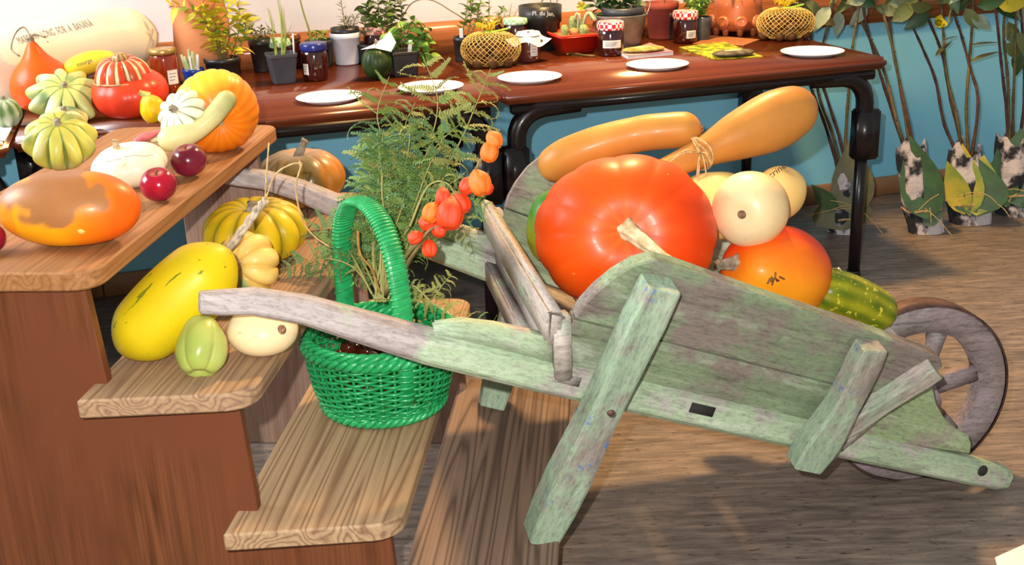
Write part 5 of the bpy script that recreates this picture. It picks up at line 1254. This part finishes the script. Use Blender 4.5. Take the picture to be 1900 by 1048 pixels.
# pots behind the second checked jar
q, r, m = put(1240, 74, 46); h = 48*m; t = thing('potted_plant', 'thin dark plant in a black pot left of the second checked jam jar', 'plant', q); round_pot(t, q, r, h, M_black, .85)
shrub(t, q, [pxstem(q, p) for p in ([(1235, 25), (1232, 5), (1236, -15)], [(1242, 25), (1246, 5), (1250, -15)], [(1248, 25), (1252, 5)])], 14, .026, .12, 'olive', 24, .5, .2, .0014, .1)
q, r, m = put(1228, 64, 60); h = 66*m; t = thing('terracotta_pot', 'dull red terracotta pot against the wall behind the black pot', 'pot', q); round_pot(t, q, r, h, plain('terracotta_red', '8a3a2c', .8, '742c22', 10), .8)
q, r, m = put(1303, 76, 34); h = 42*m; t = thing('potted_plant', 'bushy green parsley in a smoky grey beaker behind the second checked jar', 'plant', q); round_pot(t, q, r, h, plain('smoky_glass', '4c5054', .2, '3c4044', 10, spec=.6), .85, False)
shrub(t, q, up_stems(q+V3(-.02, 0, 0), h*.85, 9, .10, .05, 25), 22, .024, .7, 'bright', 25, .7, .3, .0014, .2, both='green')
# terracotta planter with pockets
q, r, m = put(1367, 66, 100); t = thing('terracotta_planter', 'glazed terracotta planter with round pockets on stubby feet by the net bag', 'planter', q); M_tc = plain('terracotta_glazed', 'b8683c', .4, 'a05630', 12, coat=.3, spec=.5)
H_ = 62*m
add('body', lathe([(0, .018), (r*.72, .018), (r*.92, .035), (r*.98, H_*.5), (r*.86, H_*.85), (r*.90, H_*1.2), (r*.78, H_*1.2), (r*.7, H_*.8), (0, H_*.8)], 44, cap=False), M_tc, t, T(q))
for k in range(9):
    a = 2*PI*k/9-PI/2-.05+AW*0; d = V3(math.cos(a), math.sin(a), 0); c = q+d*r*.93+Z*H_*.42
    pk = add('pocket', gourd(.026, .014, 0, 0, .35, 0, .7, 32, 16, None), M_tc, t, axis(d+Z*.25, c))
    add('pocket_rim', ring([c+d*.012+Z*.003+(d.cross(Z)*math.cos(b_)*.018+(Z-d*.25)*math.sin(b_)*.014) for b_ in [2*PI*j/20 for j in range(20)]], .0022, 6), M_tc, pk)
    add('foot', lathe([(.006, 0), (.010, .003), (.012, .02), (.016, .03)], 14), M_tc, t, T(q+d*r*.78))
shrub(t, q, up_stems(q, H_*.8, 9, .11, .08, 27), 13, .06, .5, 'brown', 27, .6, .4, .002, .1, both='olive')
# ================================================================== sapling bundles by the wall
def news():
    m, nt, b = nodes('newsprint'); b.inputs['Roughness'].default_value = .85
    n = noi(nt, coords(nt, (1, 1, 1)), 10, 4, .6); c = ramp(nt, n, [(.46, lin('22262e')), (.50, lin('7c7a80')), (.54, lin('c4bec0'))]); nt.links.new(c, b.inputs['Base Color']); bump(nt, b, noi(nt, coords(nt), 30, 3), .5, .01); return m
M_news = news(); M_bark = plain('bark', '5c3c30', .8, '3a2620', 40, bmp=.3); M_barkg = plain('green_bark', '4a4a2c', .75, '6c5a38', 40, bmp=.3)
M_bigleaf = {'olive': plain('big_leaf_olive', '5c5a22', .5, '44461a', 14), 'green': plain('big_leaf_green', '34602a', .45, '264a20', 14), 'yellow': plain('big_leaf_yellow', 'c8b02a', .5, '7c9430', 9), 'dark': plain('big_leaf_dark', '2e4a22', .45, '3c5a2c', 12)}
LEAFY = ('olive', 'grey', 'dark', 'brown')
def bundle(label, bx, by, wpx, top, lean, stems, blades, ties, seed, tops=()):
    tips = []
    rs = random.Random(seed); q = pz(bx, by, 0); m = mpp(q); v = V3(q.x, q.y, 0).normalized(); r = wpx/2*m; q = q+v*r*.8; q.z = 0
    n = -v; t = thing('sapling_bundle', label, 'sapling', q, 'wrapped saplings along the wall')
    tp = pp(top[0], top[1], q, n); H_ = tp.z; dl = V3(tp.x-q.x, tp.y-q.y, 0)
    V, F = [], []; seg = 28; nr = 12
    for i in range(nr+1):
        f = i/nr
        for k in range(seg):
            a = 2*PI*k/seg; rr = r*(.95-.25*f+.10*math.sin(PI*f))*(1+.16*nz((math.cos(a)*1.3, math.sin(a)*1.3, f*2.2+seed), 1.6)); top_j = (.10*math.sin(3*a+seed)+.08*math.sin(5*a)) if i == nr else 0
            V.append(q+dl*f+V3(math.cos(a)*rr, math.sin(a)*rr*.8, .001+H_*(f+top_j*.9)))
    for i in range(nr):
        for k in range(seg): F.append((i*seg+k, i*seg+(k+1) % seg, (i+1)*seg+(k+1) % seg, (i+1)*seg+k))
    F.append(list(range(seg))[::-1]); 
    add('newspaper_wrap', (V, F), M_news, t, None, False)
    for j, P in enumerate(stems):
        W3 = [pp(x, y, q+v*rs.uniform(-.02, .04), n) for x, y in P]; W3 = [V3(q.x+dl.x*.2+rs.uniform(-.02, .02), q.y+dl.y*.2, .05)]+W3
        e_ = W3[-1]; dd = (W3[-1]-W3[-2]).normalized(); W3 += [e_+dd*.09+Z*.03, e_+dd*.18+Z*.08]
        C = crom(W3, 40); sw = [.0074*(1-.6*i/39) for i in range(40)]
        s = add('stem', sweep(C, [w_*(1+.12*math.sin(i*1.9)) for i, w_ in enumerate(sw)], 7), M_bark if j % 2 == 0 else M_barkg, t)
        bd_ = []
        for i in range(6, 39, 3):
            d = V3(rs.uniform(-1, 1), rs.uniform(-1, 0), rs.uniform(.2, 1)).normalized(); bd_.append(sweep([C[i], C[i]+d*.007, C[i]+d*.012], [.0028, .002, .0006], 5))
        add('bud', join(bd_), M_bark, s)['kind'] = 'stuff'
        tips += [c_ for c_ in C[22:] if c_.z > .7][::3]
        for k in range(11):
            i = 39-k-rs.randint(0, 2)
            if C[i].z < .84: continue
            d = V3(rs.uniform(-1, 1), rs.uniform(-.8, .2), rs.uniform(-.7, .4)); link('leaf', leafmesh(rs.choice(LEAFY), .5, .3), t, dirM(C[i], d, rs.uniform(.08, .13), rs.uniform(-1, 1)))
    for (x, y, dx, dy, l, wd, kind) in blades:
        o = pp(x, y, q+n*r*.86, n); d = cR*dx-cU*dy+n*.10; g = leaf(l*m*1.12, wd*m*1.75, .12, -.05, 8, .7); add('wrapping_leaf', g, M_bigleaf[kind], t, dirC(o, d, n+cU*.15, 1))
    tg = []
    for (x, y, ex, ey) in ties:
        a = pp(x, y, q+n*r*1.06, n); b = pp(ex, ey, q+n*r*1.25, n); b.z = max(b.z, .004); tg.append(sweep(crom([a, (a+b)/2+Z*.008, b], 12), .0016, 5))
    for (x, y, a_, l_, kd) in tops:
        o = pp(x, y, q+n*rs.uniform(-.03, .05), n); link('leaf', leafmesh(kd, .5, .25), t, dirC(o, cR*math.cos(a_)+cU*math.sin(a_)+n*rs.uniform(-.4, .4), n+cR*rs.uniform(-.6, .6)+cU*rs.uniform(-.3, .6), l_*m))
        j0 = min(range(len(tips)), key=lambda k_: (tips[k_]-o).length); add('twig', sweep(crom([tips[j0], (tips[j0]+o)/2+Z*.01, o], 8), .0014, 5), M_barkg, t)
    f = .28
    tg += [ring([q+dl*f+V3(math.cos(k*PI/14)*r*1.02, math.sin(k*PI/14)*r*.84, H_*f+.004*math.sin(k)+.004*j) for k in range(28)], .0018, 5) for j in range(2)]
    add('raffia_tie', join(tg), M_raffia, t)
    return t
bundle('sapling bundle in newspaper and dull olive leaves behind the table leg', 1566, 437, 64, (1570, 330), 0,
       [[(1558, 330), (1532, 235), (1500, 150), (1478, 70)], [(1562, 325), (1545, 250), (1516, 150), (1545, 10)], [(1566, 320), (1560, 265), (1532, 175), (1508, 95), (1500, -20)], [(1572, 315), (1569, 255), (1577, 145), (1584, 70), (1600, -20)]],
       [(1566, 428, -.10, -1, 70, 62, 'olive'), (1585, 400, -.05, -1, 125, 44, 'olive'), (1552, 392, -.75, -.85, 62, 18, 'dark')], [(1590, 385, 1493, 402), (1592, 388, 1540, 372), (1592, 386, 1640, 437), (1590, 383, 1545, 388)], 1,
       [(1540, 12, -2.2, 50, 'grey'), (1556, 20, -1.6, 46, 'grey'), (1510, 20, -.6, 46, 'brown'), (1530, 36, 2.6, 44, 'olive'), (1490, 5, -.4, 40, 'olive'), (1575, 8, .4, 44, 'grey')])
bundle('sapling bundle leaning in newspaper with one long dark green leaf', 1716, 437, 72, (1690, 275), 0,
       [[(1692, 320), (1658, 215), (1628, 120), (1606, 40), (1600, -20)], [(1696, 320), (1668, 240), (1640, 130), (1608, 60), (1570, -15)], [(1700, 305), (1686, 230), (1662, 120), (1650, 40), (1648, -20)], [(1694, 300), (1672, 170), (1652, 70), (1640, 20), (1660, -20)]],
       [(1725, 410, -.22, -1, 145, 44, 'green'), (1712, 415, .45, -.3, 40, 16, 'dark')], [(1702, 393, 1742, 360), (1725, 385, 1728, 415), (1715, 385, 1768, 440)], 2,
       [(1655, 40, .7, 60, 'olive'), (1650, 8, .3, 52, 'grey'), (1625, 10, 2.7, 50, 'dark'), (1690, 8, -.3, 50, 'olive'), (1610, 15, -2.4, 44, 'grey'), (1670, 22, 3.0, 46, 'olive')])
bundle('sapling bundle wrapped with a big yellow-green leaf', 1800, 420, 84, (1790, 275), 0,
       [[(1782, 305), (1752, 230), (1736, 150), (1712, 90), (1690, 40)], [(1786, 300), (1776, 220), (1757, 140), (1750, 60), (1746, -20)], [(1790, 300), (1764, 185), (1748, 100), (1720, 30), (1700, -20)], [(1798, 300), (1793, 200), (1800, 100), (1804, 40), (1806, -20)], [(1802, 300), (1815, 190), (1800, 125), (1782, 60), (1774, 38)]],
       [(1800, 400, -.10, -1, 120, 34, 'yellow'), (1812, 400, .12, -1, 100, 46, 'yellow'), (1815, 402, .0, -1, 96, 60, 'green'), (1790, 398, -.28, -.9, 95, 26, 'yellow')], [(1775, 365, 1822, 358), (1778, 372, 1825, 362), (1822, 358, 1852, 380), (1850, 378, 1875, 405)], 3,
       [(1765, 10, .1, 50, 'dark'), (1725, 25, -2.6, 52, 'dark'), (1740, 8, .8, 46, 'olive'), (1790, 15, -1.0, 46, 'olive'), (1812, 12, .3, 54, 'dark'), (1800, 30, -.5, 46, 'grey')])
bundle('sapling bundle cut off by the right edge of the picture', 1886, 404, 84, (1880, 255), 0,
       [[(1872, 300), (1868, 210), (1858, 120), (1850, 40), (1840, -20)], [(1880, 300), (1880, 200), (1884, 90), (1886, -20)], [(1888, 300), (1900, 190), (1898, 70), (1890, -20)], [(1876, 290), (1870, 150), (1862, 60), (1870, -20)]],
       [(1895, 385, .0, -1, 130, 66, 'green'), (1868, 385, -.15, -1, 100, 30, 'green')], [(1860, 353, 1905, 356), (1890, 358, 1870, 375)], 4,
       [(1850, 10, .1, 56, 'yellow'), (1845, 12, -.3, 50, 'dark'), (1870, 40, -1.2, 54, 'olive'), (1885, 60, -1.0, 60, 'olive'), (1865, 80, -.6, 56, 'olive'), (1880, 20, -.2, 54, 'grey'), (1890, 90, -1.6, 50, 'dark')])
# loose foliage low on the third and fourth bundles: their rose and side leaves
q3 = pz(1800, 420, 0); v3 = V3(q3.x, q3.y, 0).normalized(); q3 = q3+v3*.05
rose = thing('yellow_rose', 'yellow rose bloom on a stem of the sapling with the yellow-green leaf', 'flower', pp(1741, 42, q3, v3), None)
rc = WM[rose].translation; mr = mpp(rc)
for k in range(14):
    a = k*2.4; rr = (.25+.75*k/13); d = cdir(rc)*(1.25-rr)+cR*math.cos(a)*rr+cU*math.sin(a)*rr; link('petal', leafmesh('yellow', .9, -.5), rose, dirC(rc-d*.004, d, cdir(rc)+d*.2, 17*mr*(.75+.35*rr)))
add('calyx', gourd(.006, .008, 0, 0, 0, 0, 1, 14, 10, None), LMAT['dark'], rose, T(rc))
add('rose_stem', sweep(crom([rc, pp(1752, 62, q3, v3), pp(1752, 90, q3, v3)], 10), .0022, 6), M_barkg, rose)
for k, (x, y, dx, dy, l) in enumerate(((1735, 105, .75, -.8, 44), (1752, 75, .9, -.35, 30), (1800, 115, 1, -.45, 62), (1800, 85, 1, -.2, 58))): add('leaf', leaf(l*mr, l*.38*mr, .2, .1, 6), M_bigleaf['olive'], rose, dirM(pp(x, y, q3, v3), cR*dx-cU*dy-v3*.1))
# white paper at the lower right corner
cs = [pz(x, y, 0) for x, y in ((1846, 1036), (1960, 985), (2060, 1120), (1880, 1180))]
solo('floor_paper', hexa([p+Z*.0005 for p in cs], [p+Z*.003 for p in cs]), plain('plain_white', 'f2f0ec'), 'white paper corner on the floor at the lower right', 'paper', smooth=False)
